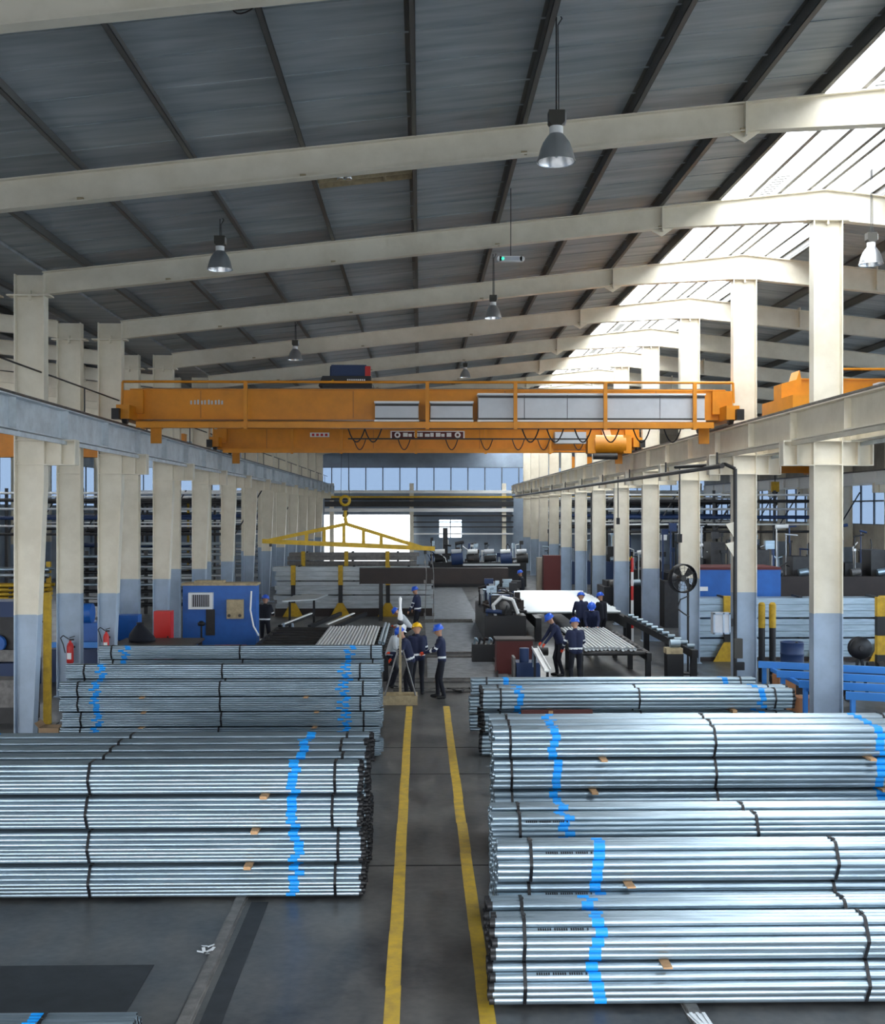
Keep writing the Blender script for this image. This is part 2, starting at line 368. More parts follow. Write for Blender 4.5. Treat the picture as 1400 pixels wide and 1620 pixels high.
# columns
ZP = 2.6
def column(name, X, n, lab, wtop, wbot, inner, zt, brackets=(), grp=None):
    """H column: flanges face left and right, the web faces the camera; inner = side that tapers (+1 right, -1 left, 0 none)"""
    t = thing(name, lab, 'column', (X, FY(n), 0), 0, grp)
    def edge(z, s):
        w = wtop / 2
        if s == inner and z < 5.2: w = (wbot - wtop / 2) + (wtop - wbot) * (z / 5.2)
        return s * w
    for z0, z1, mt, nm in ((0, ZP, 'bluegrey', 'painted_base'), (ZP, zt, 'cream', 'shaft')):
        m = MB(); zs = [z0] + [z for z in (5.2,) if z0 < z < z1] + [z1]
        for a, b in zip(zs, zs[1:]):
            for s in (-1, 1):
                xa, xb = edge(a, s), edge(b, s); d = -s * .024
                m.add([(xa, -.14, a), (xa + d, -.14, a), (xa + d, .14, a), (xa, .14, a), (xb, -.14, b), (xb + d, -.14, b), (xb + d, .14, b), (xb, .14, b)],
                      [(0, 1, 2, 3), (7, 6, 5, 4), (0, 4, 5, 1), (1, 5, 6, 2), (2, 6, 7, 3), (3, 7, 4, 0)])
            m.add([(edge(a, -1) + .02, -.01, a), (edge(a, 1) - .02, -.01, a), (edge(b, 1) - .02, -.01, b), (edge(b, -1) + .02, -.01, b),
                   (edge(a, -1) + .02, .01, a), (edge(a, 1) - .02, .01, a), (edge(b, 1) - .02, .01, b), (edge(b, -1) + .02, .01, b)], [(0, 1, 2, 3), (7, 6, 5, 4)])
        m.build(nm, mt, t)
    m = MB(); m.cbox((0, 0, .015), (wtop + .1, .4, .03)); m.build('base_plate', 'bluegrey', t)
    for z in (5.62, 6.10): m = MB(); m.box(-wtop / 2 + .02, wtop / 2 - .02, -.13, .13, z - .01, z + .01); m.build('stiffener', 'cream', t)
    for s in brackets:
        m = MB(); a, b = s * wtop / 2, s * (wtop / 2 + .62)
        x0, x1 = min(a, b), max(a, b)
        m.box(x0, x1, -.15, .15, 6.08, 6.11); m.box(x0, x1, -.15, .15, 5.60, 5.62); m.box(x0, x1, -.012, .012, 5.62, 6.08)
        xe = b - s * .02; m.box(min(b, xe), max(b, xe), -.15, .15, 5.62, 6.08); xm = a + s * .32; m.box(xm - .02, xm + .02, -.14, .14, 5.62, 6.08)
        m.build('crane_bracket', 'cream', t)
    m = MB(); zc_ = zt - (.42 if zt < 10 else .015); m.cbox((-.02 * inner, 0, zc_), (wtop + .26, .30, .03)); m.cbox((0, -.08, zc_ - .05), (.04, .1, .08)); m.cbox((0, -.08, zc_ + .06), (.04, .1, .08)); m.build('cap_plate', 'cream', t)
    return t
NC = range(1, 13)
for n in range(-1, 13):
    w1 = ORD[n - 1] if n >= 1 else ('third behind', 'second behind', 'one behind')[n + 2]
    if n < 1:
        column('steel_column', XL, n, 'cream column of the left row %s the first in view' % w1, .60, .37, 1, 9.42, (1,), 'left row columns')
        column('steel_column', XR, n, 'cream column of the right row %s the first in view' % w1, .60, .60, 0, 10.60, (-1, 1), 'right row columns'); continue
    column('steel_column', XL, n, 'cream column with blue grey base, %s from the camera in the left row' % w1, .60, .37, 1, 9.42, (1,), 'left row columns')
    column('steel_column', XR, n, 'cream column with blue grey base, %s from the camera in the right row' % w1, .60, .60, 0, 10.60, (-1, 1), 'right row columns')
    column('steel_column', XL2, n, 'cream column with blue grey base, %s from the camera in the second row at left' % w1, .60, .50, 0, 9.42, (), 'outer left row columns')
    if n >= 5: column('steel_column', XRR, n, 'cream column against the far right wall, %s from the camera' % ORD[n - 5], .5, .5, 0, 9.42, (-1,), 'right wall columns')
    if n >= 5: column('steel_column', XLL + .2, n, 'cream column against the far left wall, %s from the camera' % ORD[n - 5], .5, .5, 0, 9.42, (), 'left wall columns')

# crane runways: I girders in 6 m spans with a rail on top
def runway(X, lab, mt, face):
    t = thing('crane_runway', lab, 'crane runway', (X, 0, 6.11))
    m = MB(); m.box(-.16, .16, 0, 6, 0, .025); m.box(-.012, .012, 0, 6, .025, .575); m.box(-.17, .17, 0, 6, .575, .60)
    for y in (.02, 3.0, 5.98): m.box(-.14, .14, y - .012, y + .012, .025, .575)
    me = m.mesh('girder_span', [mt])
    for k in range(-3, 12): link('girder_span', me, t, (0, FY(1) + 6 * k, 0))
    m = MB(); m.box(-.06, .06, 5.4, 95.4, .60, .612); m.box(-.015, .015, 5.4, 95.4, .612, .66); m.box(-.035, .035, 5.4, 95.4, .66, .69); m.build('rail', 'rail_steel', t)
    m = MB(); m.box(face * .10 - .02, face * .10 + .02, 5.4, 95.4, -.10, -.02)
    for k in range(30): m.box(face * .1 - .01, face * .1 + .01, 5.6 + 3 * k, 5.66 + 3 * k, -.02, .03)
    m.build('conductor_bar', mt if face < 0 else 'runway_grey', t)
runway(-7.22, 'pale grey crane runway girder along the left columns', 'runway_grey', 1)
runway(7.66, 'cream crane runway girder along the right columns', 'cream', -1)
runway(8.88, 'cream crane runway girder on the outer side of the right columns', 'cream', 1)
runway(23.6, 'white crane runway girder along the far right wall', 'white', -1)
# handrail along the left runway
t = thing('walkway_handrail', 'thin dark handrail along the left crane runway', 'handrail', (-7.62, 0, 6.72))
m = MB(); m.cyl((0, 19, .75), (0, 95, .75), .02, n=6); m.build('top_rail', 'dark_steel', t)
for k in range(13): m = MB(); m.cyl((0, 20.4 + 6 * k, 0), (0, 20.4 + 6 * k, .75), .018, n=6); m.build('post', 'dark_steel', t)

# walls
def win_band(no, label, axis, c, a0, a1, z0, z1, n, pane='window_pane', rows=1):
    """a row of panes with bars; axis 'x': wall plane X=c running along Y, axis 'y': plane Y=c running along X"""
    fr = MB(); st = (a1 - a0) / n
    def B(u0, u1, w0, w1, th):
        if axis == 'x': fr.box(c - th, c + th, u0, u1, w0, w1)
        else: fr.box(u0, u1, c - th, c + th, w0, w1)
    for i in range(n + 1): B(a0 + i * st - .04, a0 + i * st + .04, z0, z1, .05)
    for r in range(rows + 1): z = z0 + (z1 - z0) * r / rows; B(a0, a1, z - .04, z + .04, .045)
    wo = struct(fr.build('window_%d' % no, 'cladding_dark'), label)
    m = MB(); h = (z1 - z0) / rows
    if axis == 'x': m.box(-.006, .006, 0, st, 0, h)
    else: m.box(0, st, -.006, .006, 0, h)
    me = m.mesh('pane', [pane])
    for i in range(n):
        for r in range(rows): link('pane', me, wo, (c, a0 + i * st, z0 + r * h) if axis == 'x' else (a0 + i * st, c, z0 + r * h))
def wall(name, label, mats, boxes):
    m = MB()
    for b in boxes: m.box(*b)
    o = struct(m.build(name, mats), label); return o
wall('wall_front', 'unseen grey clad wall behind the camera, its gate opening shaped for the light', 'cladding', [(-25.3, -24, YB, YB + .1, 0, 12), (12, 24.7, YB, YB + .1, 0, 12), (-24, 12, YB, YB + .1, 5.8, 12)])  # unseen wall, put in to limit the daylight from behind the camera
wall('wall_left', 'grey clad far left wall of the hall', 'cladding', [(-25.35, -25.25, YB, YE, 0, 5.0), (-25.35, -25.25, YB, YE, 8.0, 9.9)])
win_band(2, 'bright window band high in the far left wall', 'x', -25.3, YB, YE, 5.0, 8.0, 36, 'window_pane_grey')
wall('wall_right', 'beige and grey far right wall of the hall', 'wall_beige', [(24.65, 24.75, YB, 55, 0, 3.0), (24.65, 24.75, 55, YE, 0, 3.9), (24.65, 24.75, 55, YE, 6.5, 9.9), (24.65, 24.75, YB, 55, 8.9, 9.9)])
win_band(6, 'tall clear window band added out of view in the right wall for light', 'x', 24.7, YB, 55, 3.0, 8.9, 21)  # unseen window band added to light the roof from the right
win_band(3, 'grey framed window band in the far right wall', 'x', 24.7, 55, YE, 3.9, 6.5, 24, 'window_pane_grey', 2)
# end wall with door opening
wall('wall_end', 'blue grey clad end wall of the hall', 'cladding', [
    (-25.3, -8.3, YE, YE + .1, 0, 6.2), (-8.3, -.9, YE, YE + .1, 4.3, 6.2), (-.9, 24.7, YE, YE + .1, 0, 2.3), (-.9, 1.6, YE, YE + .1, 2.3, 6.2), (3.6, 24.7, YE, YE + .1, 2.3, 6.2), (1.6, 3.6, YE, YE + .1, 3.9, 6.2),
    (-25.3, 24.7, YE, YE + .1, 8.4, 12.0)])
win_band(4, 'wide pale glazed band high in the end wall', 'y', YE + .05, -25.3, 24.7, 6.2, 8.4, 34, 'window_pane_grey', 1)
win_band(5, 'small bright window in the end wall beside the opening', 'y', YE + .05, 1.6, 3.6, 2.3, 3.9, 2)
for bay, xa, xb, door in (('left hand', -25.0, -9.0, 0), ('middle', -8.2, 8.0, 1), ('right hand', 8.9, 24.4, 0)):
    t = thing('wall_pipe_rack', 'stacked horizontal pipes and ledges across the end wall of the %s bay' % bay, 'pipe rack', (0, YE - .6, 0), 0, 'end wall pipe racks')
    for z, h, mt in ((6.15, .25, 'white'), (5.75, .16, 'lift_yellow'), (5.55, .18, 'dark_steel'), (5.0, .45, 'dark_steel'), (4.55, .30, 'white'), (4.15, .14, 'dark_steel'), (3.62, .10, 'dark_steel'), (3.2, .10, 'dark_steel'), (2.6, .12, 'white')):
        x0 = xa if (z > 4.3 or not door) else -.6
        m = MB(); m.box(x0, xb, -.15, .15, z, z + h); m.build('pipe', mt, t)
    for x in ((-7.6, -.75, 7.2) if door else (xa + .3, (xa + xb) / 2, xb - .3)):
        m = MB(); m.box(x - .18, x + .18, -.05, .25, 0, 7.0); m.build('post', 'cream', t)
# lattice of pipes hung between the columns in the side bays
for bay, xa, xb, ys in (('left hand', -24.6, -9.4, (58, 74, 88)), ('right hand', 9.6, 23.3, (64, 80, 90))):
    for i, y in enumerate(ys):
        t = thing('pipe_bridge', '%s pipe bridge with grey and dark lines across the %s bay' % (('nearest', 'middle', 'farthest')[i], bay), 'pipe bridge', (0, y, 0), 0, 'pipe bridges in the side bays')
        for k, (z, r, mt) in enumerate(((3.5, .07, 'dark_steel'), (3.9, .05, 'white'), (4.3, .10, 'machine_navy'), (4.75, .06, 'panel_grey'), (5.2, .09, 'dark_steel'), (5.55, .06, 'white'))):
            m = MB(); m.cyl((xa, .2 * (k % 3), z), (xb, .2 * (k % 3), z), r, n=8); m.build('pipe', mt, t)
        for x in [xa + (xb - xa) * q / 4 for q in range(5)]:
            m = MB(); m.box(x - .07, x + .07, .5, .62, 0, 5.8); m.build('post', 'dark_steel', t)
            m = MB(); m.bar((x, .56, 3.4), (x + 1.4, .56, 5.7), .06); m.build('brace', 'dark_steel', t)

# ------------------------------------------------------------------ pipe bundles and stacks
_pipes = {}
def pipe_mb(mb, r, L, n, b0, b1, cap, y=0.0, z=0.0, x=0.0, a0=0.0):
    """one hollow pipe along X; slots: 0 zinc, 1 blue band, 2 end cap, 3 bore shade"""
    bw = 0.115
    xs_ = [(0, 2 if cap else 0), (0.05, 0), (b0, 1), (b0 + bw, 0), (L - b1 - bw, 1), (L - b1, 0), (L - .05, 2 if cap else 0), (L, None)]
    vs = []
    for q, _ in xs_:
        for i in range(n):
            a = 2 * math.pi * i / n + a0; vs.append((x + q, y + r * math.cos(a), z + r * math.sin(a)))
    for k in range(len(xs_) - 1):
        mb.add(vs[k * n:(k + 2) * n], [(i, (i + 1) % n, n + (i + 1) % n, n + i) for i in range(n)], xs_[k][1], True)
    for q, dr in ((0, 1), (L, -1)):
        o = [(x + q, y + r * math.cos(2 * math.pi * i / n + a0), z + r * math.sin(2 * math.pi * i / n + a0)) for i in range(n)]
        p = [(x + q, y + .82 * r * math.cos(2 * math.pi * i / n + a0), z + .82 * r * math.sin(2 * math.pi * i / n + a0)) for i in range(n)]
        c = [(x + q + dr * .06, v[1], v[2]) for v in p]
        mb.add(o + p, [(i, (i + 1) % n, n + (i + 1) % n, n + i) for i in range(n)], 2 if cap else 0)
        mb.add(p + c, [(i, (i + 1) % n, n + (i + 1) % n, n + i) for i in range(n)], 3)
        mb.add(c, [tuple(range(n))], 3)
PM = ['galv', 'mark_blue', 'cap_black', 'bore_shade']
def pipe_data(r, L, b0, b1, cap, v):
    key = (r, L, b0, b1, cap, v)
    if key not in _pipes:
        rnd = random.Random(v * 31 + 5); m = MB()
        pipe_mb(m, r, L, 12, b0 + rnd.uniform(-.065, .065), b1 + rnd.uniform(-.065, .065), cap); _pipes[key] = m.mesh('pipe', PM)
    return _pipes[key]
def hexpts(d, k):
    pts = []
    for j in range(-(k - 1), k):
        c = 2 * k - 1 - abs(j)
        for i in range(c): pts.append(((i - (c - 1) / 2) * d, d / 2 + (j + k - 1) * d * .8661))
    return pts
def strap_mb(mb, d, k, x, wd=.034):
    r = d / 2 + .006; H = (2 * k - 2) * d * .8661; hw = (k - 1) * d / 2; mw = (2 * k - 2) * d / 2
    cs = [(-mw, d / 2 + H / 2, 150, 210), (-hw, d / 2, 210, 270), (hw, d / 2, 270, 330), (mw, d / 2 + H / 2, 330, 390), (hw, d / 2 + H, 30, 90), (-hw, d / 2 + H, 90, 150)]
    out = []
    for y, z, a, b in cs:
        for a_ in (a, (a + b) / 2, b): out.append((y + r * math.cos(math.radians(a_)), z + r * math.sin(math.radians(a_))))
    n = len(out); vs = [(x + s * wd / 2, y, z) for s in (-1, 1) for y, z in out]
    mb.add(vs, [(i, (i + 1) % n, n + (i + 1) % n, n + i) for i in range(n)])
    mb.cbox((x + .01, -hw * .2, d / 2 + H + r + .006), (.03, .06, .006))
_joined = {}
def bundle(label, grp, x0, y0, z0, L, d, k, single, b0, b1, cap, straps, rough=0.02, stencil=None):
    """x0 = left end, y0 = centre line, z0 = underside"""
    t = thing('pipe_bundle', label, 'pipe bundle', (x0, y0, z0), 0, grp)
    pts = hexpts(d, k)
    if single:
        for y, z in pts: link('pipe', pipe_data(d / 2 - .0008, L, b0, b1, cap, random.randrange(6)), t, (random.uniform(-rough, rough), y, z))
    else:
        v = random.randrange(2); key = (d, k, L, b0, b1, cap, v)
        if key not in _joined:
            m = MB()
            for y, z in pts: pipe_mb(m, d / 2 - .0006, L, 8, b0 + random.uniform(-.07, .07), b1 + random.uniform(-.07, .07), cap, y, z, random.uniform(-rough, rough))
            _joined[key] = m.mesh('pipes', PM)
        o = link('pipes', _joined[key], t); o['kind'] = 'stuff'
    for x in straps:
        m = MB(); strap_mb(m, d, k, x + random.uniform(-.03, .03)); m.build('strap', 'strap', t)
    if stencil is not None:
        m = MB(); hw = (k - 1) * d / 2; r = d / 2 + .001
        y = -hw - d * .5; z = d / 2 + (2 * k - 3) * d * .8661
        for i in range(22):
            if i % 7 == 6: continue
            a = math.radians(100); x = stencil + i * .022
            p = (y - r * math.sin(a) * .55, z + r * .835)
            m.bar((x, p[0] - .011, p[1] - .007), (x, p[0] + .011, p[1] + .007), .015, .002)
        m.build('stencil_print', 'strap', t)['kind'] = 'stuff'
    return t
def stack(where, x0, yf, z0, L, d, k, rows, single, b0, b1, cap, straps, gap=.035, skew=None, stencil=None, tx=(1.25, 4.7), jit=.04, xrow=None, timber=True):
    """rows: number of levels in each row, front row first"""
    H = d * (1 + (2 * k - 2) * .8661); Wd = (2 * k - 1) * d + .016; pitch = H + gap
    rn = ['front row', 'second row', 'third row', 'fourth row', 'fifth row', 'sixth row']
    for ri, nl in enumerate(rows):
        for lv in range(nl):
            ln = 'top level' if lv == nl - 1 else ('bottom level' if lv == 0 else ORD[lv] + ' level up')
            xr = (xrow[ri] if xrow else 0)
            lab = 'bundle of galvanised pipes, %s, %s%s' % (ln, (rn[ri] + ' of the ') if len(rows) > 1 else 'in the ', where)
            bundle(lab, 'pipe bundles in the ' + where, x0 + xr + random.uniform(-jit, jit), yf + Wd / 2 + ri * Wd, z0 + lv * pitch, L, d, k, single, b0, b1, cap, straps,
                   stencil=stencil if (ri == 0 and stencil is not None) else None)
    if timber:
        for lv in range(1, max(rows)):
            nr = [i for i, q in enumerate(rows) if q > lv]
            if not nr: continue
            for i, x in enumerate(tx):
                m = MB(); j = random.uniform(-.12, .12); sk = random.uniform(-.03, .03)
                y0, y1 = yf + nr[0] * Wd + .02 - random.uniform(.02, .10), yf + (nr[-1] + 1) * Wd - .06
                m.bar((x0 + x + j, y0, z0 + lv * pitch - gap / 2 - .001), (x0 + x + j + sk, y1, z0 + lv * pitch - gap / 2 - .001), .085, gap - .003)
                tag(m.build('timber_spacer', 'timber'), 'timber spacer under the %s level of the %s, %s one' % (ORD[lv], where, ('left', 'right')[i] if tx[0] < tx[1] else ('right', 'left')[i]), 'timber', 'timber spacers in the ' + where)
    return yf + Wd * len(rows)
L6 = 6.0
# right side, front to back
xr = PX(778, 10.85)
stack('nearest right stack', xr, 10.75, .04, L6, .0889, 3, [2, 2], True, .98, .9, True, (.33, 3.55, 5.6), gap=.02, stencil=.45, tx=(1.62, 4.9))
xr = PX(790, 11.75)
stack('second right stack', xr, 11.76, .04, L6, .0889, 3, [3, 2], True, .98, .9, False, (.33, 3.5, 5.6), gap=.02, stencil=.5, tx=(1.4, 4.9))
xr = PX(784, 12.9)
stack('third right stack', xr, 13.0, .04, L6, .06, 4, [3, 3], True, .80, .8, False, (.33, 3.0, 5.6), stencil=.4)
xr = PX(786, 15.5)
stack('fourth right stack', xr, 15.6, .04, L6, .0889, 3, [4, 4, 4], True, .80, .62, False, (.25, 3.05, 5.7), gap=.034, tx=(1.4, 5.2))
xr = PX(760, 22.1)
stack('fifth right stack', xr, 21.85, .04, L6, .084, 3, [3, 3], False, .65, .60, True, (.35, 3.0, 5.6), gap=.06)
xr = PX(745, 24.6)
stack('farthest right stack', xr, 24.25, .04, L6, .078, 3, [3], False, .65, .60, False, (.30, 5.7), gap=.035)
# left side
xl = PX(577, 14.0) - L6
stack('nearest left stack', xl, 13.87, .04, L6, .06, 4, [4, 4, 4, 4, 4], True, .80, .75, True, (.6, 2.72, 5.66), tx=(1.0, 4.72), gap=.042)
xl = PX(601, 22.1) - L6
stack('second left stack', xl, 21.85, .04, L6, .043, 4, [5], False, .6, .62, False, (.35, 3.0, 5.68), gap=.02, tx=(1.6, 4.7))
stack('third left stack', PX(604, 22.6) - L6, 22.2, .04, L6, .043, 4, [6], False, .6, .62, False, (.35, 3.0, 5.6), gap=.02, timber=False)
stack('farthest left stack', PX(604, 24.9) - L6, 24.6, .04, L6, .045, 4, [6], False, .5, .62, False, (.3, 3.0, 5.8), gap=.02, timber=False)
stack('stack at the bottom left corner', PX(212, 9.7) - L6, 9.62, .04, L6, .06, 4, [1], True, .8, .75, False, (.5, 5.2), timber=False)
# red brown board on the front of the fifth right stack
m = MB(); p = W(825, 1130, 21.8); m.bar((p.x, 21.86, p.z), (p.x + 1.35, 21.88, p.z), .10, .14); tag(m.build('timber_board', 'timber_red'), 'dark red board lying along the fifth right pipe stack', 'board')
# loose strips of plastic film
m = MB()
for i in range(7):
    a = random.uniform(0, 6.28); p = Vector((PX(328, 12.3) + random.uniform(-.05, .05), 12.3 + random.uniform(-.12, .12), .012 + .006 * i)); q = p + Vector((math.cos(a) * .07, math.sin(a) * .07, .02)); m.bar(p, q, .035, .004)
tag(m.build('film_scrap', 'plastic_film'), 'crumpled scrap of white film on the floor by the rail', 'scrap')
m = MB(); x = PX(1105, 10.55)
for i in range(8): m.bar((x + .012 * i, 10.3, .045 + .01 * (i % 3)), (x - .08 + .02 * i, 10.62, .045 + .012 * ((i + 1) % 3)), .03, .004)
tag(m.build('film_wrap', 'plastic_film'), 'clear plastic film wrapped on the rail under the nearest right stack', 'film')

# ------------------------------------------------------------------ overhead cranes
def crane(label, Y, x0, x1, zb, cabinets, posts, rail_top, cr='orange', walk_end=None):
    t = thing('overhead_crane', label, 'overhead crane', (0, Y, 6.80), 0, 'overhead travelling cranes')
    z = zb - 6.80
    for dy, nm in ((0, 'girder'), (1.7, 'girder')):
        m = MB(); m.box(x0 + .15, x1 - .15, dy - .22, dy + .22, z, z + .72); m.box(x0 + .15, x1 - .15, dy - .27, dy + .27, z + .72, z + .745); m.box(x0 + .15, x1 - .15, dy - .27, dy + .27, z - .02, z)
        g = m.build(nm, cr, t)
        m = MB(); m.box(x0 + .4, x1 - .4, dy - .03, dy + .03, z + .745, z + .79); m.build('trolley_rail', 'rail_steel', g)
        if dy == 0:
            for i in range(4): xx = x0 + (x1 - x0) * (i + .5) / 4; m = MB(); m.box(xx - .01, xx + .01, -.226, -.22, z + .02, z + .7); m.build('weld_seam', 'orange_dark', g)
    for x, s in ((x0, 1), (x1, -1)):
        m = MB(); m.box(min(x, x + s * .32), max(x, x + s * .32), -1.0, 2.7, .12, .46); m.box(min(x, x + s * .5), max(x, x + s * .5), -.35, 2.05, .3, z + .70)
        e = m.build('end_carriage', cr, t)
        for yy in (-.75, 2.45):
            m = MB(); m.lathe([(.001, -.05), (.17, -.05), (.17, .05), (.001, .05)], 14, (x + s * .16, yy, .17), 0, 'x'); m.build('wheel', 'dark_steel', e)
            m = MB(); m.box(x + s * .02 - .09, x + s * .02 + .09, yy - .42, yy - .2, .1, .36); m.build('buffer', 'black_steel', e)
    # service walkway on the camera side
    yw = -.85
    we = walk_end or x1 - .6; m = MB(); m.box(x0 + .45, we, yw, -.25, -.06, 0.0); m.box(x0 + .45, we, yw - .03, yw, -.09, .06); wk = m.build('walkway', cr, t)
    for x in posts:
        m = MB(); m.box(x - .045, x + .045, yw - .05, yw + .02, -.12, rail_top); m.build('rail_post', cr, wk)
    m = MB(); m.cyl((x0 + .12, yw, rail_top), (x1 - .12, yw, rail_top), .032, n=8); m.cyl((x0 + .12, yw, rail_top), (x0 + .1, yw, rail_top - .62), .03, n=8); m.cyl((x1 - .12, yw, rail_top), (x1 - .1, yw, rail_top - .5), .03, n=8)
    m.build('handrail', cr, wk)
    for a, b, c0, c1, seams in cabinets:
        m = MB(); m.box(a, b, -.72, -.30, c0, c1); cb = m.build('cabinet', 'panel_grey', t)
        m = MB(); m.box(a - .02, b + .02, -.76, -.28, c1, c1 + .04); m.box(a - .02, b + .02, -.76, -.28, c0 - .04, c0); m.build('edge_trim', 'white', cb)
        m = MB(); m.box(a, b, -.735, -.725, c1 - .075, c1 - .02); m.box(a, b, -.735, -.725, c0 + .01, c0 + .05); m.build('shade_strip', 'dark_steel', cb)  # dark strips stand in for shade along the cabinet edges
        for xx in seams: m = MB(); m.box(xx - .006, xx + .006, -.726, -.72, c0, c1); m.build('door_joint', 'dark_steel', cb)
    for x in (x0 + .85, x1 - .75):
        m = MB(); m.box(x - .13, x + .13, -.5, -.44, -.45, -.06); m.build('hanger_plate', cr, t)
    return t
def festoon(t, xs_, y, z, dz):
    m = MB(); m.box(xs_[0] - .2, xs_[-1] + .5, y - .03, y + .03, z, z + .05); m.build('cable_track', 'dark_steel', t)
    for x, wd in zip(xs_, [.42] * len(xs_)):
        pts = [(x + wd * i / 8, y, z - dz * (1 - (2 * i / 8 - 1) ** 2)) for i in range(9)]
        m = MB(); m.path(pts, .018, 5); m.build('cable_loop', 'hose', t)
Y1 = 29.2
def px1(p): return PX(p, Y1 - .8)
def pz1(p): return PZ(p, 0, Y1 - .8) - 6.80
c1 = crane('nearer orange overhead crane with grey cabinets along its walkway', Y1, -7.38, 7.82, 6.98,
           [(px1(593), px1(662), pz1(664), pz1(637), []), (px1(681), px1(748), pz1(664), pz1(637), []), (px1(757), px1(1116), pz1(664), pz1(624), [px1(830), px1(898), px1(1045)])],
           [px1(p) for p in (389, 676, 815, 957, 1098)], pz1(605))
festoon(c1, [px1(p) for p in (548, 575, 830, 870, 915, 960, 1010, 1060)], -.1, -.06, .33)
# pale worn lettering on the girder (too worn to read)
m = MB()
for i, p in enumerate((300, 306, 311, 317, 322, 328, 333, 339, 344, 349)):
    x = PX(p, Y1 - .3); zz = pz1(637) + .05; m.box(x, x + .045, -.226, -.22, zz - .05, zz + .045 + .01 * (i % 3))
m.build('worn_lettering', 'panel_grey', c1)
# black hoist trolley riding on the nearer crane
t = thing('hoist_trolley', 'black hoist trolley with white lettering on top of the nearer crane', 'hoist', (PX(553, Y1 + .9), Y1 + .85, 7.771))
m = MB(); m.box(-.62, .62, -.9, .9, .0, .16); m.build('frame', 'black_steel', t)
m = MB(); m.box(-.62, .60, -.96, -.4, .05, .30); m.prism([(-.62, .3), (-.72, .05), (-.62, .05)], -.96, -.4); hb = m.build('hoist_body', 'black_steel', t)
m = MB(); m.box(-.45, .45, -.3, .5, .16, .66); m.cyl((-.5, .1, .48), (.5, .1, .48), .2, n=14); m.build('drum_motor', 'machine_navy', t)
m = MB()
for i in range(9): m.box(.0 + i * .052, .0 + i * .052 + .036, -.966, -.96, .15, .22)
m.build('lettering', 'white', hb)
m = MB(); m.lathe([(.001, -.005), (.035, -.005), (.035, .005), (.001, .005)], 10, (-.36, -.963, .17), 0, 'y'); m.build('round_badge', 'lift_yellow', hb)
m = MB(); m.box(.42, .56, -.35, -.2, .3, .62); m.build('red_switch', 'red', t)
Y2 = 41.6
def px2(p): return PX(p, Y2 - .8)
def pz2(p): return PZ(p, 0, Y2 - .8) - 6.80
c2 = crane('farther orange overhead crane with a red and white sign on its girder', Y2, -7.38, 7.82, 6.88, [], [px2(p) for p in (462, 540, 658, 768, 870)], pz2(688) + .25, walk_end=px2(875))
festoon(c2, [px2(p) for p in (560, 630, 705, 760, 810, 850, 905)], -.93, .38, .36)
sg = MB(); sg.box(px2(618), px2(735), -.245, -.23, pz2(692), pz2(681)); s1 = sg.build('sign_board', 'dark_red', c2)
m = MB(); x0, x1_ = px2(617), px2(736); zz0, zz1 = pz2(693), pz2(680)
m.box(x0, x1_, -.25, -.243, zz1 - .03, zz1); m.box(x0, x1_, -.25, -.243, zz0, zz0 + .03); m.box(x0, x0 + .05, -.25, -.243, zz0, zz1); m.box(x1_ - .05, x1_, -.25, -.243, zz0, zz1)
m.build('sign_border', 'white', s1)
m = MB(); n = 9
for i in range(n):
    x = x0 + .45 + (x1_ - x0 - .9) * i / n; m.box(x, x + .17 - .05 * (i % 2), -.253, -.245, zz0 + .08, zz1 - .07 - .03 * (i % 3 == 1))
m.lathe([(.05, -.004), (.11, -.004), (.11, .004), (.05, .004)], 12, (x0 + .25, -.25, (zz0 + zz1) / 2), 0, 'y'); m.lathe([(.05, -.004), (.11, -.004), (.11, .004), (.05, .004)], 12, (x1_ - .25, -.25, (zz0 + zz1) / 2), 0, 'y')
m.build('sign_lettering', 'white', s1)
m = MB(); m.box(px2(488), px2(519), -.245, -.23, pz2(690), pz2(683)); s2 = m.build('small_sign', 'white', c2)
m = MB()
for i in range(4): x = px2(491 + i * 7); m.box(x, x + .09, -.25, -.244, pz2(688.5), pz2(684.5))
m.build('small_sign_lettering', 'red', s2)
# orange hoist on the farther crane
m = MB(); m.cyl((-.5, 0, .42), (.6, 0, .42), .34, n=16); t = m.build('rope_hoist', 'orange', c2, (px2(962), -.75, -.2))
for q in (-.6, .67): m = MB(); m.box(q - .15, q + .13, -.25, .25, .1, .75); m.build('end_plate', 'orange', t)
m = MB(); m.cyl((-.55, -.2, .0), (.3, -.2, .0), .12, n=12); m.build('motor', 'dark_steel', t)
m = MB(); m.box(-1.9, -.8, -.2, .3, .45, .85); m.build('control_box', 'panel_grey', t)
m = MB(); m.bar((.0, .0, .6), (.0, .6, 1.0), .3, .1); m.build('bracket', 'orange_dark', t)
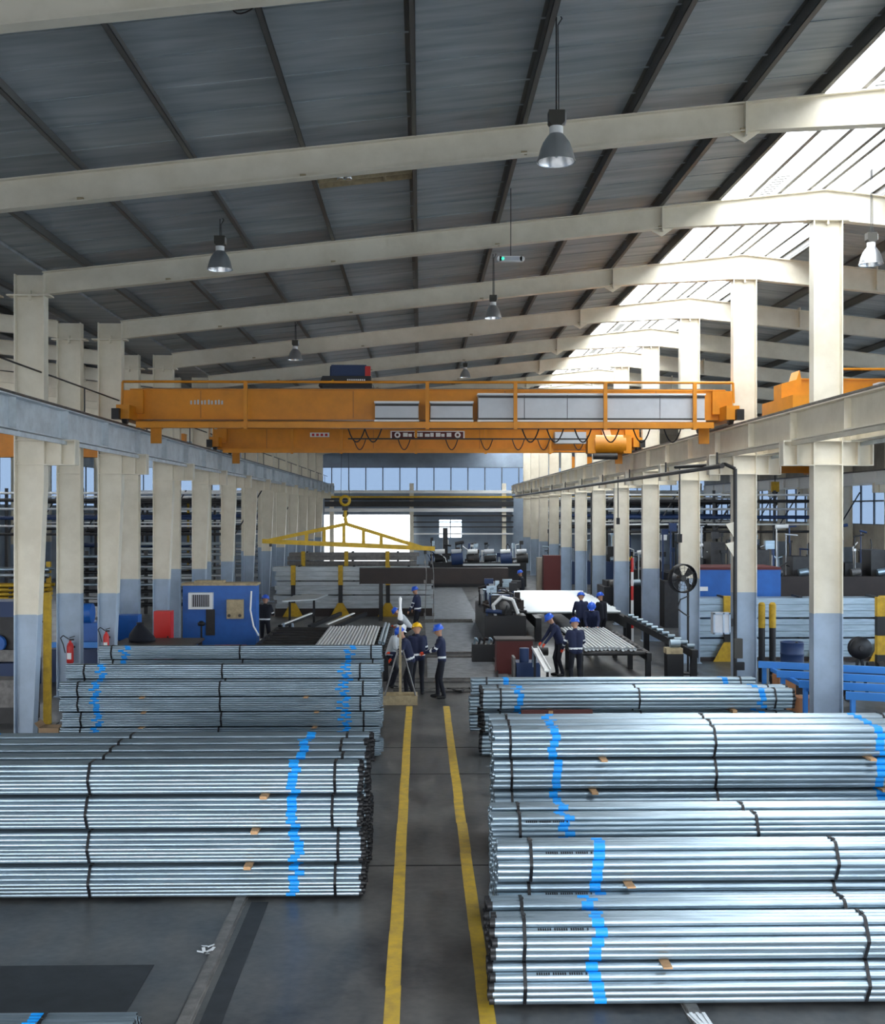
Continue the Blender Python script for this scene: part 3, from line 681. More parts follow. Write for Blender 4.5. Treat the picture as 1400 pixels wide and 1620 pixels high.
# spreader beam hanging from the farther crane
Yb = 42.4
tl, tr = W(415, 856, Yb), W(688, 868, Yb); ap = W(548, 829, Yb)
t = thing('lifting_beam', 'yellow triangular lifting beam hanging from the farther crane', 'lifting beam', (ap.x, Yb, tl.z))
def rel(v): return v - Vector((ap.x, Yb, tl.z))
m = MB(); m.bar(rel(tl), rel(tr), .14, .16); m.build('bottom_chord', 'lift_yellow', t)
for e in (tl + Vector((.25, 0, .02)), tr + Vector((-.5, 0, .05))):
    m = MB(); m.bar(rel(e), rel(ap), .12, .13); m.build('top_chord', 'lift_yellow', t)
for p in (485, 513, 544, 575, 603):
    X = PX(p, Yb); f = (X - tl.x) / (tr.x - tl.x); zb_ = tl.z + (tr.z - tl.z) * f
    zt = (tl.z + .02 + (ap.z - tl.z) * (X - tl.x - .25) / (ap.x - tl.x - .25)) if X < ap.x else (tr.z + .05 + (ap.z - tr.z) * (tr.x - .5 - X) / (tr.x - .5 - ap.x))
    m = MB(); m.bar(rel(Vector((X, Yb, zb_))), rel(Vector((X, Yb, zt))), .12, .1); m.build('strut', 'lift_yellow', t)
m = MB(); hk = rel(W(546, 792, Yb)); m.path([hk + Vector((.02, 0, -.2)), hk + Vector((0, 0, -.62)), rel(ap)], .07, 8); m.build('hanger', 'lift_yellow', t)
for e, xx in ((tl, .3), (tr, -.35)):
    m = MB(); c = rel(e) + Vector((xx, 0, -.12)); m.path([c + Vector((0, 0, .12)), c + Vector((0, 0, -.08))], .05, 8); m.build('shackle', 'dark_steel', t)
hk = W(546, 792, Yb)
t = thing('crane_hook_block', 'round yellow hook block above the lifting beam', 'hook block', hk)
pts = []
m = MB()
for dy in (-.1, .1): m.lathe([(.12, -.03), (.21, -.03), (.21, .03), (.12, .03), (.12, -.03)], 16, (0, dy, 0), 0, 'y')
m.build('sheave', 'lift_yellow', t)
m = MB(); m.box(-.1, .1, -.09, .09, -.36, -.2); m.path([(0, 0, -.36), (.1, 0, -.45), (.07, 0, -.57), (-.04, 0, -.6), (-.1, 0, -.52)], .035, 8); m.build('hook', 'dark_steel', t)
for dx in (-.16, .16): m = MB(); m.cyl((dx, 0, 0), (dx * .6, -.2, 3.0), .008, n=5); m.build('wire_rope', 'dark_steel', t)
# chain slings from the right end of the lifting beam
for i, (pa, pb, yb_) in enumerate(((672, 672, 984), (682, 686, 984))):
    a = W(pa, 868, Yb); b = W(pb, yb_, Yb)
    m = MB(); 
    mid = a.lerp(b, .35) + Vector((.06, 0, 0)); m.path([Vector((0, 0, 0)), mid - a, b - a], .016, 5)
    for zz in (.25, .6, 1.2): m.cbox((b - a) * zz / max(.01, 1.2) * .9 + Vector((0, 0, 0)), (.07, .05, .12))
    tag(m.build('chain_sling', 'rail_steel', loc=a), 'grey chain sling hanging from the lifting beam, %s of the pair' % ('left', 'right')[i], 'chain', 'lifting chains')
# crane in the right bay
def small_crane(label, Y, x0, x1, zb, h, grp):
    t = thing('overhead_crane', label, 'overhead crane', (0, Y, 6.8), 0, grp)
    z = zb - 6.8
    m = MB(); m.box(x0 + .5, x1 - .3, -.25, .25, z, z + h); m.box(x0 + .5, x1 - .3, -.3, .3, z + h, z + h + .03); m.build('girder', 'orange', t)
    m = MB(); m.box(x0, x0 + .5, -1.2, 1.2, .06, .55); m.prism([(x0 + .02, .55), (x0 + .5, .55), (x0 + .5, z + h), (x0 + .45, z + h + .22), (x0 + .38, z + h), (x0 + .02, z + h - .1)], -.3, .3); m.build('end_carriage', 'orange', t)
    m = MB(); m.box(x1 - .5, x1, -1.2, 1.2, .06, .55); m.build('end_carriage', 'orange', t)
    m = MB(); m.cyl((x0 + .9, -.7, z + h + .2), (x1 - .5, -.7, z + h + .2), .03, n=6); m.box(x0 + .9, x1 - .5, -.8, -.3, z - .05, z); wk = m.build('walkway', 'orange', t)
    for k in range(6): xx = x0 + 1.2 + (x1 - x0 - 2) * k / 5; m = MB(); m.box(xx - .04, xx + .04, -.74, -.66, z - .05, z + h + .2); m.build('rail_post', 'orange', wk)
    m = MB(); m.box(x0 + 2.2, x0 + 5.5, -.7, -.3, z + .1, z + h - .1); m.build('cabinet', 'panel_grey', t)
    return t
small_crane('orange overhead crane in the right hand bay, nearer one', 27.6, 8.55, 23.9, 6.85, .95, 'right bay cranes')
small_crane('orange overhead crane in the right hand bay, farther one', 69.0, 8.55, 23.9, 6.95, .9, 'right bay cranes')
small_crane('orange overhead crane in the left hand bay', 47.0, -24.5, -9.2, 6.85, .9, 'left bay cranes')
# hook of the right bay crane
p = W(1226, 778, 69); t = thing('crane_hook_block', 'small yellow and black hook block in the right hand bay', 'hook block', p)
m = MB(); m.box(-.22, .22, -.12, .12, .0, .6); m.build('block', 'lift_yellow', t)
m = MB(); m.cyl((0, 0, 0), (0, 0, -.5), .18, .06, n=10); m.path([(0, 0, -.5), (.12, 0, -.7), (0, 0, -.9), (-.12, 0, -.8)], .05, 6); m.build('hook', 'black_steel', t)
m = MB(); m.cyl((0, 0, .6), (0, 0, 6.95 - p.z), .03, n=5); m.build('wire_rope', 'dark_steel', t)

# ------------------------------------------------------------------ high bay lamps
def lamp(label, px, Y, py_bot, dia, roof_off=0.0):
    X = PX(px, Y); zb = PZ(py_bot, X, Y); zr = ztop(X) + .19 - roof_off
    t = thing('high_bay_lamp', label, 'lamp', (X, Y, zb), 0, 'hanging high bay lamps'); r = dia / 2
    prof = [(r, 0), (r * .96, dia * .10), (r * .86, dia * .30), (r * .70, dia * .50), (r * .48, dia * .66), (r * .34, dia * .74)]
    m = MB(); m.lathe(prof, 24); m.lathe([(r * 1.03, -.006), (r * 1.03, .008), (r, .008)], 24); m.build('reflector', 'lamp_alu', t)
    m = MB(); m.lathe([(q * .96, h) for q, h in prof] + [(.001, dia * .74)], 24); m.build('reflector_lining', 'lamp_inside', t)
    m = MB(); m.lathe([(.001, dia * .1), (dia * .10, dia * .18), (dia * .10, dia * .45), (dia * .05, dia * .7)], 12); m.build('bulb', 'bulb', t)
    m = MB(); m.cyl((0, 0, dia * .72), (0, 0, dia * .92), r * .36, n=16); m.build('collar', 'white', t)
    m = MB(); m.prism([(-r * .42, dia * 1.02), (-r * .25, dia * .92), (r * .25, dia * .92), (r * .42, dia * 1.02), (r * .42, dia * 1.32), (-r * .42, dia * 1.32)], -r * .36, r * .36); m.build('ballast_box', 'dark_box', t)
    m = MB(); m.box(r * .43, r * .5, -r * .3, r * .3, dia * 1.0, dia * 1.26); m.build('side_plate', 'lamp_alu', t)
    m = MB(); m.path([(0, 0, dia * 1.32), (.0, 0, zr - zb)], .009, 6); m.path([(.03, 0, dia * 1.32), (.02, 0, zr - zb - .1), (.07, 0, zr - zb - .02), (.03, 0, zr - zb + .05)], .007, 5); m.build('suspension_rod', 'dark_steel', t)
lamp('large hanging bell lamp nearest the camera at upper right', 880, 14.0, 256, .46)
lamp('hanging dark bell lamp on the left in front of the second full roof beam', 348, 21.5, 426, .46)
lamp('hanging bell lamp right of centre behind the exit light', 780, 27.0, 503, .40)
lamp('small hanging bell lamp left of centre above the nearer crane', 467, 33.3, 569, .42)
lamp('hanging bell lamp at the right edge beyond the ridge columns', 1378, 21.5, 418, .44)
lamp('tiny far hanging lamp above the middle of the crane', 736, 45.0, 597, .42)
# emergency light on a rod
X = PX(808, 21.5); zc = PZ(410, X, 21.5)
t = thing('exit_light', 'small green and white exit light on a long rod', 'exit light', (X, 21.5, zc))
m = MB(); m.box(-.21, .21, -.05, .05, -.05, .05); m.cyl((-.21, -.05, 0), (-.21, .05, 0), .05); m.cyl((.21, -.05, 0), (.21, .05, 0), .05); m.build('housing', 'white', t)
m = MB(); m.box(-.17, .15, -.054, -.05, -.035, .035); m.build('diffuser', 'panel_grey', t)
m = MB(); m.lathe([(.001, -.004), (.03, -.004), (.03, .004)], 10, (-.15, -.056, 0), 0, 'y'); m.build('green_lamp', 'exit_green', t)
m = MB(); m.cyl((0, 0, .05), (0, 0, ztop(X) + .19 - zc), .008, n=6); m.build('rod', 'dark_steel', t)
# bracket frame between purlins
xa, xb = xs[[i for i, q in enumerate(xs) if q > -2][0]], -0.10; yc = 19.6; z = ztop((xa + xb) / 2)
t = thing('roof_vent_frame', 'rusty channel frame with two small spot lamps between roof purlins', 'frame', (xa, yc, z))
for dy in (-.16, .16): m = MB(); m.bar((.03, dy, .02), (xb - xa - .03, dy, .02 + (xb - xa) * SL), .05, .09); m.build('channel', 'tan', t)
m = MB(); m.bar((.03, 0, .1), (xb - xa - .03, 0, .1 + (xb - xa) * SL), .28, .01); m.build('back_plate', 'dark_beam', t)
m = MB(); m.bar((1.15, -.16, .14), (1.15, .16, .14), .04, .08); m.build('cross_piece', 'tan', t)
for dx in (.42, .55): m = MB(); m.lathe([(.001, .05), (.04, .05), (.065, -.03), (.055, -.03), (.001, .02)], 12, (dx, -.2, .06)); m.build('spot_lamp', 'lamp_alu', t)
# wire coil hung from a purlin
m = MB(); c = W(385, 4, 12.2); r = .15
for k in range(5):
    pts = [Vector((r * (1 + .08 * math.sin(3 * k + i)) * math.cos(i * math.pi / 9), .05 * math.sin(k + i * .7), .75 * r * math.sin(i * math.pi / 9) + .02 * k)) for i in range(19)]
    m.path(pts, .008, 5)
m.cyl((0, 0, .1), (0, 0, ztop(c.x) + .19 - c.z), .006, n=5)
tag(m.build('wire_coil', 'dark_beam', loc=c), 'brown coil of wire hung under the roof near the top edge', 'wire coil')

# ------------------------------------------------------------------ people
def ik(a, b, l1, l2, pole):
    a, b, pole = Vector(a), Vector(b), Vector(pole); d = b - a; L = min(d.length, (l1 + l2) * .995); u = d.normalized()
    x = (l1 * l1 - l2 * l2 + L * L) / (2 * L); h = math.sqrt(max(0, l1 * l1 - x * x)); p = (pole - u * pole.dot(u)).normalized()
    return a + u * x + p * h, a + u * L
def person(label, X, Y, rot, lean=5, hip=.975, feet=((.0, .12), (.0, -.12)), hands=((.35, .25, 1.05), (.35, -.25, 1.05)), helmet='helmet_blue', cloth='navy_cloth', glove='skin', zoff=0.0, bands=True, head_tilt=10, shin=False, legs='dark_cloth', sc=1.0):
    """local +X is the way the person faces"""
    t = thing('person', label, 'person', (X, Y, zoff), rot, 'factory workers'); t.scale = (sc, sc, sc)
    l = math.radians(lean); up = Vector((math.sin(l), 0, math.cos(l))); fw = Vector((math.cos(l), 0, -math.sin(l)))
    pel = Vector((0, 0, hip)); chest = pel + up * .42; neck = pel + up * .56
    h = l + math.radians(head_tilt); hu = Vector((math.sin(h), 0, math.cos(h))); hf = Vector((math.cos(h), 0, -math.sin(h)))
    hc = neck + hu * .15
    caps = []                                   # (p, q, r0, r1, tag)
    def C(p, q, r0, r1, tg): caps.append((Vector(p), Vector(q), r0, r1, tg))
    for s in (-1, 1):
        o = Vector((0, s * .075, 0)); C(pel + o, chest + o * 1.25, .115, .125, 'cloth'); C(chest, chest + Vector((0, s * .17, 0)) + up * .07, .11, .07, 'cloth')
    C(chest, neck, .11, .06, 'cloth'); C(neck, hc, .055, .06, 'skin')
    C(hc - hu * .035 + hf * .02, hc + hu * .05, .082, .098, 'skin')
    C(hc + hf * .085 - hu * .005, hc + hf * .115 - hu * .03, .016, .018, 'skin')
    for s in (-1, 1): C(hc + Vector((0, s * .095, 0)), hc + Vector((0, s * .1, 0)) - hu * .03, .018, .014, 'skin')
    fing = []
    for s, ft, hd in ((1, feet[0], hands[0]), (-1, feet[1], hands[1])):
        hp = pel + Vector((0, s * .095, -.03)); ank = Vector((ft[0], ft[1], .09 + (ft[2] if len(ft) > 2 else 0)))
        kn, an = ik(hp, ank, .44, .43, (1, s * .1, 0))
        C(hp, kn, .095, .07, 'legs'); C(kn, an, .068, .052, 'shin'); C(an + Vector((0, 0, -.04)), an + Vector((.15, s * .02, -.05)), .055, .043, 'boot')
        sh = chest + Vector((0, s * .19, 0)) + up * .07
        el, wr = ik(sh, Vector(hd), .29, .27, (-.4, s * .5, -1))
        C(sh, el, .062, .052, 'arm'); C(el, wr, .05, .038, 'fore')
        d = (wr - el).normalized(); C(wr, wr + d * .08, .032, .036, 'glove'); fing.append((wr + d * .08, d, s))
    m = MB()
    for p, q, r0, r1, tg in caps:
        n = 10; d = (q - p); 
        if d.length < 1e-4: d = Vector((0, 0, 1e-3))
        dn = d.normalized(); u = dn.orthogonal().normalized(); v = dn.cross(u); rings = []
        for e, r, sg in ((p, r0, -1), (q, r1, 1)):
            for a in ((80, 50, 20) if sg < 0 else (0, 30, 55, 80)):
                a = math.radians(a); rings.append((e + dn * (sg * r * math.sin(a)), r * math.cos(a)))
        vs = [c + rr * (math.cos(2 * math.pi * i / n) * u + math.sin(2 * math.pi * i / n) * v) for c, rr in rings for i in range(n)]
        k = len(rings)
        m.add(vs, [(j * n + i, j * n + (i + 1) % n, (j + 1) * n + (i + 1) % n, (j + 1) * n + i) for j in range(k - 1) for i in range(n)] + [tuple(range(n - 1, -1, -1)), tuple(range((k - 1) * n, k * n))])
    ob = m.build('temporary_body', 'skin'); md = ob.modifiers.new('r', 'REMESH'); md.mode = 'VOXEL'; md.voxel_size = .017
    sm = ob.modifiers.new('s', 'SMOOTH'); sm.iterations = 3; sm.factor = .5
    dg = bpy.context.evaluated_depsgraph_get(); me = bpy.data.meshes.new_from_object(ob.evaluated_get(dg)); bpy.data.objects.remove(ob)
    me.materials.clear(); names = [cloth, legs, 'boot_', 'skin', glove, 'reflective']; names[2] = 'black_steel'
    for nm in names: me.materials.append(MATS[nm])
    for f in me.polygons:
        c = f.center; best = (9, None, 0)
        for p, q, r0, r1, tg in caps:
            d = q - p; tt = max(0, min(1, (c - p).dot(d) / max(1e-9, d.length_squared))); ds = (c - (p + d * tt)).length - (r0 + (r1 - r0) * tt)
            if ds < best[0]: best = (ds, tg, tt)
        tg, tt = best[1], best[2]
        mi = {'cloth': 0, 'arm': 0, 'fore': 0, 'legs': 1, 'shin': 1, 'boot': 2, 'skin': 3, 'glove': 4}[tg]
        if bands:
            if tg == 'cloth' and .0 < tt < .22 and abs((c - pel).dot(up) - .06) < .025: mi = 5
            if tg == 'fore' and .25 < tt < .45: mi = 5
            if tg == 'arm' and .72 < tt < .88: mi = 5
            if shin and tg == 'shin' and .35 < tt < .50: mi = 5
        f.material_index = mi; f.use_smooth = True
    # fingers and thumb joined to the hands
    fm = MB()
    for p, d, s in fing:
        side = d.cross(Vector((0, 0, 1)));
        if side.length < .1: side = Vector((0, 1, 0))
        side.normalize(); dn = d.cross(side).normalized()
        if dn.z > 0: dn = -dn
        for i, ln in enumerate((.062, .072, .068, .052)):
            b = p + side * (.027 - .018 * i) - d * .012; k1 = b + d * ln * .55 + dn * .008; k2 = k1 + d * ln * .35 + dn * ln * .4
            fm.path([b, k1, k2], .0088, 6)
        b = p - d * .06 + side * .03 * s; fm.path([b, b + side * .03 * s + d * .03, b + side * .035 * s + d * .06 + dn * .015], .010, 6)
    bm = bmesh.new(); bm.from_mesh(me); fmesh = fm.mesh('f', ['skin']); n0 = len(bm.faces); bm.from_mesh(fmesh); bm.faces.ensure_lookup_table()
    for f in bm.faces[n0:]: f.material_index = 4; f.smooth = True
    bm.to_mesh(me); bm.free(); bpy.data.meshes.remove(fmesh)
    me.name = 'body'; link('body', me, t)
    # face: eyes, brows, mouth
    m = MB()
    for s in (-1, 1):
        e = hc + hf * .088 + Vector((0, s * .035, 0)) + hu * .018; m.lathe([(.001, .010), (.009, .006), (.012, 0), (.009, -.006), (.001, -.010)], 8, e)
    mo = hc + hf * .092 - hu * .06; m.cbox(mo, (.012, .045, .008)); m.build('face_features', 'black_steel', t)
    # helmet
    M = Matrix((hf, Vector((0, 1, 0)), hu)).transposed().to_4x4(); M.translation = hc + hu * .035
    m = MB(); m.lathe([(.132, .0), (.133, .03), (.122, .075), (.095, .112), (.05, .135), (.001, .142)], 18)
    m.lathe([(.128, -.004), (.148, .002), (.132, .012)], 18)
    n = 9; vs = []
    for i in range(n):
        a = math.radians(-62 + 124 * i / (n - 1)); vs += [(.125 * math.cos(a), .125 * math.sin(a), .008), ((.125 + .065 * math.cos(a) ** 1) * math.cos(a), (.135) * math.sin(a), -.004)]
    m.add(vs, [(2 * i, 2 * i + 1, 2 * i + 3, 2 * i + 2) for i in range(n - 1)], 0, True)
    m.cbox((0, 0, .135), (.2, .02, .016))
    m.v = [tuple(M @ Vector(v)) for v in m.v]; m.build('helmet', helmet, t)
    return t
PI = math.pi
# group around the small rig beside the walkway
Xw = PX(699, 28.9)
person('worker in navy coverall and blue helmet standing on the walkway reaching left', Xw, 28.9, PI, 4, .975, ((-.05, .13), (.10, -.12)), ((.44, .16, 1.16), (.42, -.12, 1.12)), glove='glove_red')
person('worker in a yellow helmet among the group by the walkway', PX(661, 29.4), 29.4, PI * .55, 10, .965, ((.0, .13), (.05, -.12)), ((.42, .2, 1.1), (.4, -.15, 1.1)), 'helmet_yellow', glove='glove_red')
person('worker in blue helmet and red gloves leaning over the rig beside the walkway', PX(650, 28.8), 28.8, PI * .98, 18, .965, ((-.1, .14), (.12, -.13)), ((.48, .18, 1.16), (.5, -.1, .98)), glove='glove_red', head_tilt=14)
person('worker in pale grey jacket and red gloves left of the rig', PX(617, 30.65), 30.65, -PI * .1, 22, .90, ((-.1, .13), (.1, -.13)), ((.45, .2, 1.05), (.45, -.15, .95)), 'reflective', 'grey_cloth', 'glove_red', bands=False)
person('worker in navy standing behind the group with arms lowered', PX(661, 43.2), 43.2, PI * .9, 6, .975, ((.0, .12), (.05, -.12)), ((.25, .3, .95), (.3, -.3, .95)))
person('worker crouching with grey jacket in front of the standing navy worker', PX(648, 41.2), 41.2, PI, 40, .55, ((.0, .14), (-.1, -.14)), ((.55, .2, .6), (.5, -.2, .55)), 'helmet_blue', 'grey_cloth', 'glove_red', bands=False)
# by the blue cabinet
person('worker in black with white reflective stripes beside the blue cabinet', PX(419, 39.0), 39.0, PI * .45, 3, .975, ((.0, .13), (.03, -.13)), ((.35, .22, 1.15), (.38, -.18, 1.15)), cloth='dark_cloth', shin=True)
# right hand tables
person('worker in navy seen from behind at the end of the right pipe table', PX(911, 30.6), 30.6, PI * .55, 6, .975, ((.0, .12), (.03, -.12)), ((.30, .28, 1.0), (.35, -.22, 1.05)), glove='glove_red')
person('worker in blue helmet leaning left behind the right pipe table', PX(886, 32.7), 32.7, PI * 1.05, 22, .965, ((-.05, .12), (.05, -.12)), ((.5, .2, .95), (.5, -.2, .95)), glove='glove_red', bands=False)
person('worker in blue helmet bending over the pipes on the right table', PX(936, 37.6), 37.6, -PI * .55, 30, .965, ((-.05, .12), (.05, -.12)), ((.55, .2, .95), (.55, -.15, .95)), bands=False)
person('worker with back turned beyond the right pipe table', PX(920, 40.2), 40.2, PI * .5, 10, .975, ((.0, .12), (.03, -.12)), ((.35, .25, 1.0), (.35, -.2, 1.0)), bands=False)
person('worker in dark clothes farthest right by the columns', PX(953, 40.0), 40.0, PI * .7, 6, .975, ((.0, .12), (.03, -.12)), ((.2, .3, .9), (.25, -.3, .9)), cloth='dark_cloth', bands=False)
person('distant dim worker near the far end of the pipe cooling bed', PX(826, 55), 55, PI * .9, 5, .975, ((.0, .12), (.03, -.12)), ((.3, .25, 1.0), (.3, -.2, 1.0)), cloth='dark_cloth', bands=False)

# ------------------------------------------------------------------ work area behind the stacks
# the little rig the group works on
p = W(633, 1082, 28.0); xg = p.x
t = thing('lifting_rig', 'yellow brown tray with post and slanting rods beside the walkway', 'rig', (xg, 28.2, 0))
m = MB(); m.box(-.40, .40, -.30, .30, .0, .05); m.box(-.42, .42, -.32, -.28, .0, .22); m.box(-.42, .42, .28, .32, .0, .22); m.box(-.42, -.38, -.3, .3, .0, .22); m.box(.38, .42, -.3, .3, .0, .22); m.build('tray', 'tan', t)
m = MB(); m.box(-.03, .03, -.03, .03, .05, 1.95); m.build('post', 'tan', t)
for s in (-1, 1): m = MB(); m.bar((s * .38, -.25, .2), (s * .06, -.05, 1.3), .03); m.build('brace_rod', 'rail_steel', t)
m = MB(); m.lathe([(.001, 2.0), (.07, 2.05), (.05, 2.2), (.025, 2.35), (.04, 2.55), (.001, 2.6)], 10); m.build('white_sling', 'white', t)
m = MB(); m.lathe([(.001, 1.88), (.08, 1.92), (.08, 1.98), (.001, 2.02)], 10); m.build('knot', 'black_steel', t)
# pale sheets painted as reflected daylight beyond the group, with trench covers between
for i, (y0, y1, lab) in enumerate(((32.3, 36.7, 'pale walkway sheet painted as reflected daylight, nearest one'), (38.1, 48.2, 'pale walkway sheet painted as reflected daylight, middle one'), (49.4, 70.0, 'pale walkway sheet painted as reflected daylight, farthest one'))):
    m = MB(); m.box(.2, 2.5, y0, y1, .0, .012); tag(m.build('floor_sheen', 'floor_sheen'), lab, 'floor sheen')
for i, (y0, y1) in enumerate(((29.9, 30.3), (31.6, 32.0), (36.9, 37.9), (48.4, 49.2))):
    t = thing('trench_cover', 'dark steel trench cover across the walkway, %s from the camera' % ORD[i], 'trench cover', (0, (y0 + y1) / 2, 0)); h = (y1 - y0) / 2
    m = MB(); m.box(-.7, 2.2, -h, h, 0, .01); m.build('base', 'black_steel', t)
    for s in (-1, 1): m = MB(); m.box(-.7, 2.2, s * h - .05, s * h + .05, .01, .06); m.build('edge_angle', 'rail_steel', t)
def clutter(t, n, x0, x1, y0, y1, z0, z1, seed):
    """small fittings, valves, pipes and brackets on a machine"""
    rd = random.Random(seed)
    for i in range(n):
        x, y, z = rd.uniform(x0, x1), rd.uniform(y0, y1), rd.uniform(z0, z1); k = rd.random(); m = MB()
        mt = rd.choice(['black_steel', 'black_steel', 'dark_steel', 'machine_navy', 'panel_grey', 'galv', 'dark_beam', 'white'])
        if k < .35: m.box(x, x + rd.uniform(.08, .4), y, y + .2, z, z + rd.uniform(.08, .35)); m.box(x + .03, x + .09, y + .05, y + .12, z0 - .1, z); nm = 'valve_block'
        elif k < .65: m.cyl((x, y, z), (x + rd.uniform(.15, .6), y + rd.uniform(-.1, .1), z + rd.uniform(-.1, .1)), rd.uniform(.03, .1), n=8); m.cyl((x + .05, y, z0 - .1), (x + .05, y, z), .025, n=6); nm = 'fitting'
        else: m.path([(x, y, z0 - .1), (x + rd.uniform(-.1, .1), y, z), (x + rd.uniform(-.4, .4), y, z + rd.uniform(0, .25))], rd.uniform(.018, .04), 6); nm = 'pipe_stub'
        m.build(nm, mt, t)
def rollertable(label, x0, x1, y0, y1, z, nroll, mt='black_steel'):
    t = thing('roller_table', label, 'roller table', ((x0 + x1) / 2, y0, 0)); hw = (x1 - x0) / 2; L = y1 - y0
    for s in (-1, 1): m = MB(); m.box(s * hw - .06, s * hw + .06, 0, L, z - .25, z - .03); m.build('side_rail', mt, t)
    for k in range(nroll):
        y = .3 + (L - .6) * k / (nroll - 1); m = MB(); m.cyl((-hw, y, z - .07), (hw, y, z - .07), .065, n=10); m.build('roller', 'dark_steel', t)
    for s in (-1, 1):
        for y in (.2, L / 2, L - .2): m = MB(); m.box(s * hw - .07, s * hw + .07, y - .07, y + .07, 0, z - .25); m.build('leg', mt, t)
    return t
def pipe_layer(label, name, n, xa, xb, ya, yb, z, r, along='y', jit=.15, mt='galv_bright'):
    """a layer of separate pipes on a table, each pipe its own part"""
    t = thing(name, label, 'pipe layer', ((xa + xb) / 2, (ya + yb) / 2, z))
    L = (yb - ya) if along == 'y' else (xb - xa); m = MB()
    for e, d in ((0, 1), (L, -1)):
        pass
    m.cyl((0, 0, 0), (L, 0, 0), r, n=8, caps=False); 
    m.lathe([(r, 0), (r * .8, 0), (r * .8, .05), (.001, .05)], 8, axis='x'); m.lathe([(r, L), (r * .8, L), (r * .8, L - .05), (.001, L - .05)], 8, axis='x')
    me = m.mesh('pipe', [mt])
    for i in range(n):
        o = link('pipe', me, t)
        if along == 'y':
            o.rotation_euler = (0, 0, R90); o.location = (-(xb - xa) / 2 + (xb - xa) * (i + .5) / n, -L / 2 + random.uniform(-jit, jit), r)
        else:
            o.location = (-L / 2 + random.uniform(-jit, jit), -(yb - ya) / 2 + (yb - ya) * (i + .5) / n, r)
    return t
# left table
rollertable('black roller table left of the walkway carrying a bright pipe layer', -4.7, -.95, 31.6, 38.4, .86, 9)
pipe_layer('bright white layer of new pipes on the left roller table', 'pipe_layer', 17, -2.95, -1.3, 32.2, 37.6, .861, .046)
pipe_layer('two pale pipes lying beside the bright layer on the left table', 'pipe_layer', 2, -1.22, -1.0, 33.0, 38.6, .861, .05, mt='galv')
# right table
rollertable('black roller table right of the walkway carrying a bright pipe layer', 4.35, 6.2, 31.2, 37.0, .86, 9)
pipe_layer('bright white layer of new pipes on the right roller table', 'pipe_layer', 13, 4.45, 5.9, 31.4, 36.9, .861, .05)
# cooling bed farther right
t = thing('cooling_bed', 'dark cooling bed frame carrying bright pipes far on the right', 'cooling bed', (5.8, 41, 0))
for x in (-1.6, 0, 1.6): m = MB(); m.box(x - .1, x + .1, 0, 14, .5, .86); m.build('beam', 'black_steel', t)
for x in (-1.6, 1.6):
    for y in (.3, 7, 13.7): m = MB(); m.box(x - .12, x + .12, y - .12, y + .12, 0, .5); m.build('leg', 'black_steel', t)
pipe_layer('bright jagged row of pipes lying across the cooling bed', 'pipe_layer', 44, 3.95, 7.4, 42.6, 53.6, .861, .06, 'x', .12)
# conveyor guide at right with small bright rollers
t = thing('guide_rail', 'dark guide rail with small bright rollers beside the right columns', 'guide rail', (7.25, 30.4, 0))
m = MB(); m.box(-.08, .08, 0, 10.2, .8, 1.0); m.build('rail', 'black_steel', t)
for k in range(4): m = MB(); m.box(-.08, .08, k * 3.2 + .1, k * 3.2 + .26, 0, .8); m.build('leg', 'black_steel', t)
for k in range(12): m = MB(); m.cyl((-.1, .5 + k * .8, 1.06), (.1, .5 + k * .8, 1.06), .06, n=8); m.build('roller', 'galv', t)
# brown box, dark machine, white chute
t = thing('gear_housing', 'reddish brown gear housing in front of the right roller table', 'machine', (PX(818, 33.5), 33.5, 0))
m = MB(); m.box(-.62, .42, -.4, .4, 0, .95); m.build('housing', 'dark_red', t)
m = MB(); m.box(-.66, .46, -.44, .44, .95, 1.0); m.build('lid', 'dark_beam', t)
m = MB(); m.cyl((.42, 0, .6), (.9, 0, .6), .12, n=12); m.build('shaft', 'dark_steel', t)
t = thing('drive_unit', 'dark blue drive unit beside the reddish brown gear housing', 'machine', (PX(834, 31.2), 31.2, 0))
m = MB(); m.box(-.32, .32, -.35, .35, 0, .62); m.build('body', 'machine_navy', t)
m = MB(); m.cyl((-.1, -.2, .62), (-.1, -.2, 1.0), .13, n=12); m.build('motor', 'machine_navy', t)
m = MB(); m.cyl((.15, -.3, .5), (.18, -.3, .98), .07, n=10); m.build('cylinder', 'galv', t)
m = MB(); m.box(-.4, -.34, -.3, .3, .1, .75); m.build('side_bracket', 'rail_steel', t)
a, b = W(846, 1026, 30.5), W(866, 1062, 28.6)
m = MB(); m.bar((0, 0, 0), b - a, .16, .03); m.bar(Vector((-.08, 0, .03)), b - a + Vector((-.08, 0, .03)), .015, .08); m.bar(Vector((.08, 0, .03)), b - a + Vector((.08, 0, .03)), .015, .08)
t = thing('steel_chute', 'white steel chute sloping down behind the farthest right stack', 'chute', a); m.build('channel', 'white', t)
for q, zz in (((0, 0, 0), a.z), (b - a, b.z)): m = MB(); q = Vector(q); m.bar(q + Vector((0, 0, -.02)), q + Vector((0, 0, -zz)), .06); m.build('leg', 'black_steel', t)
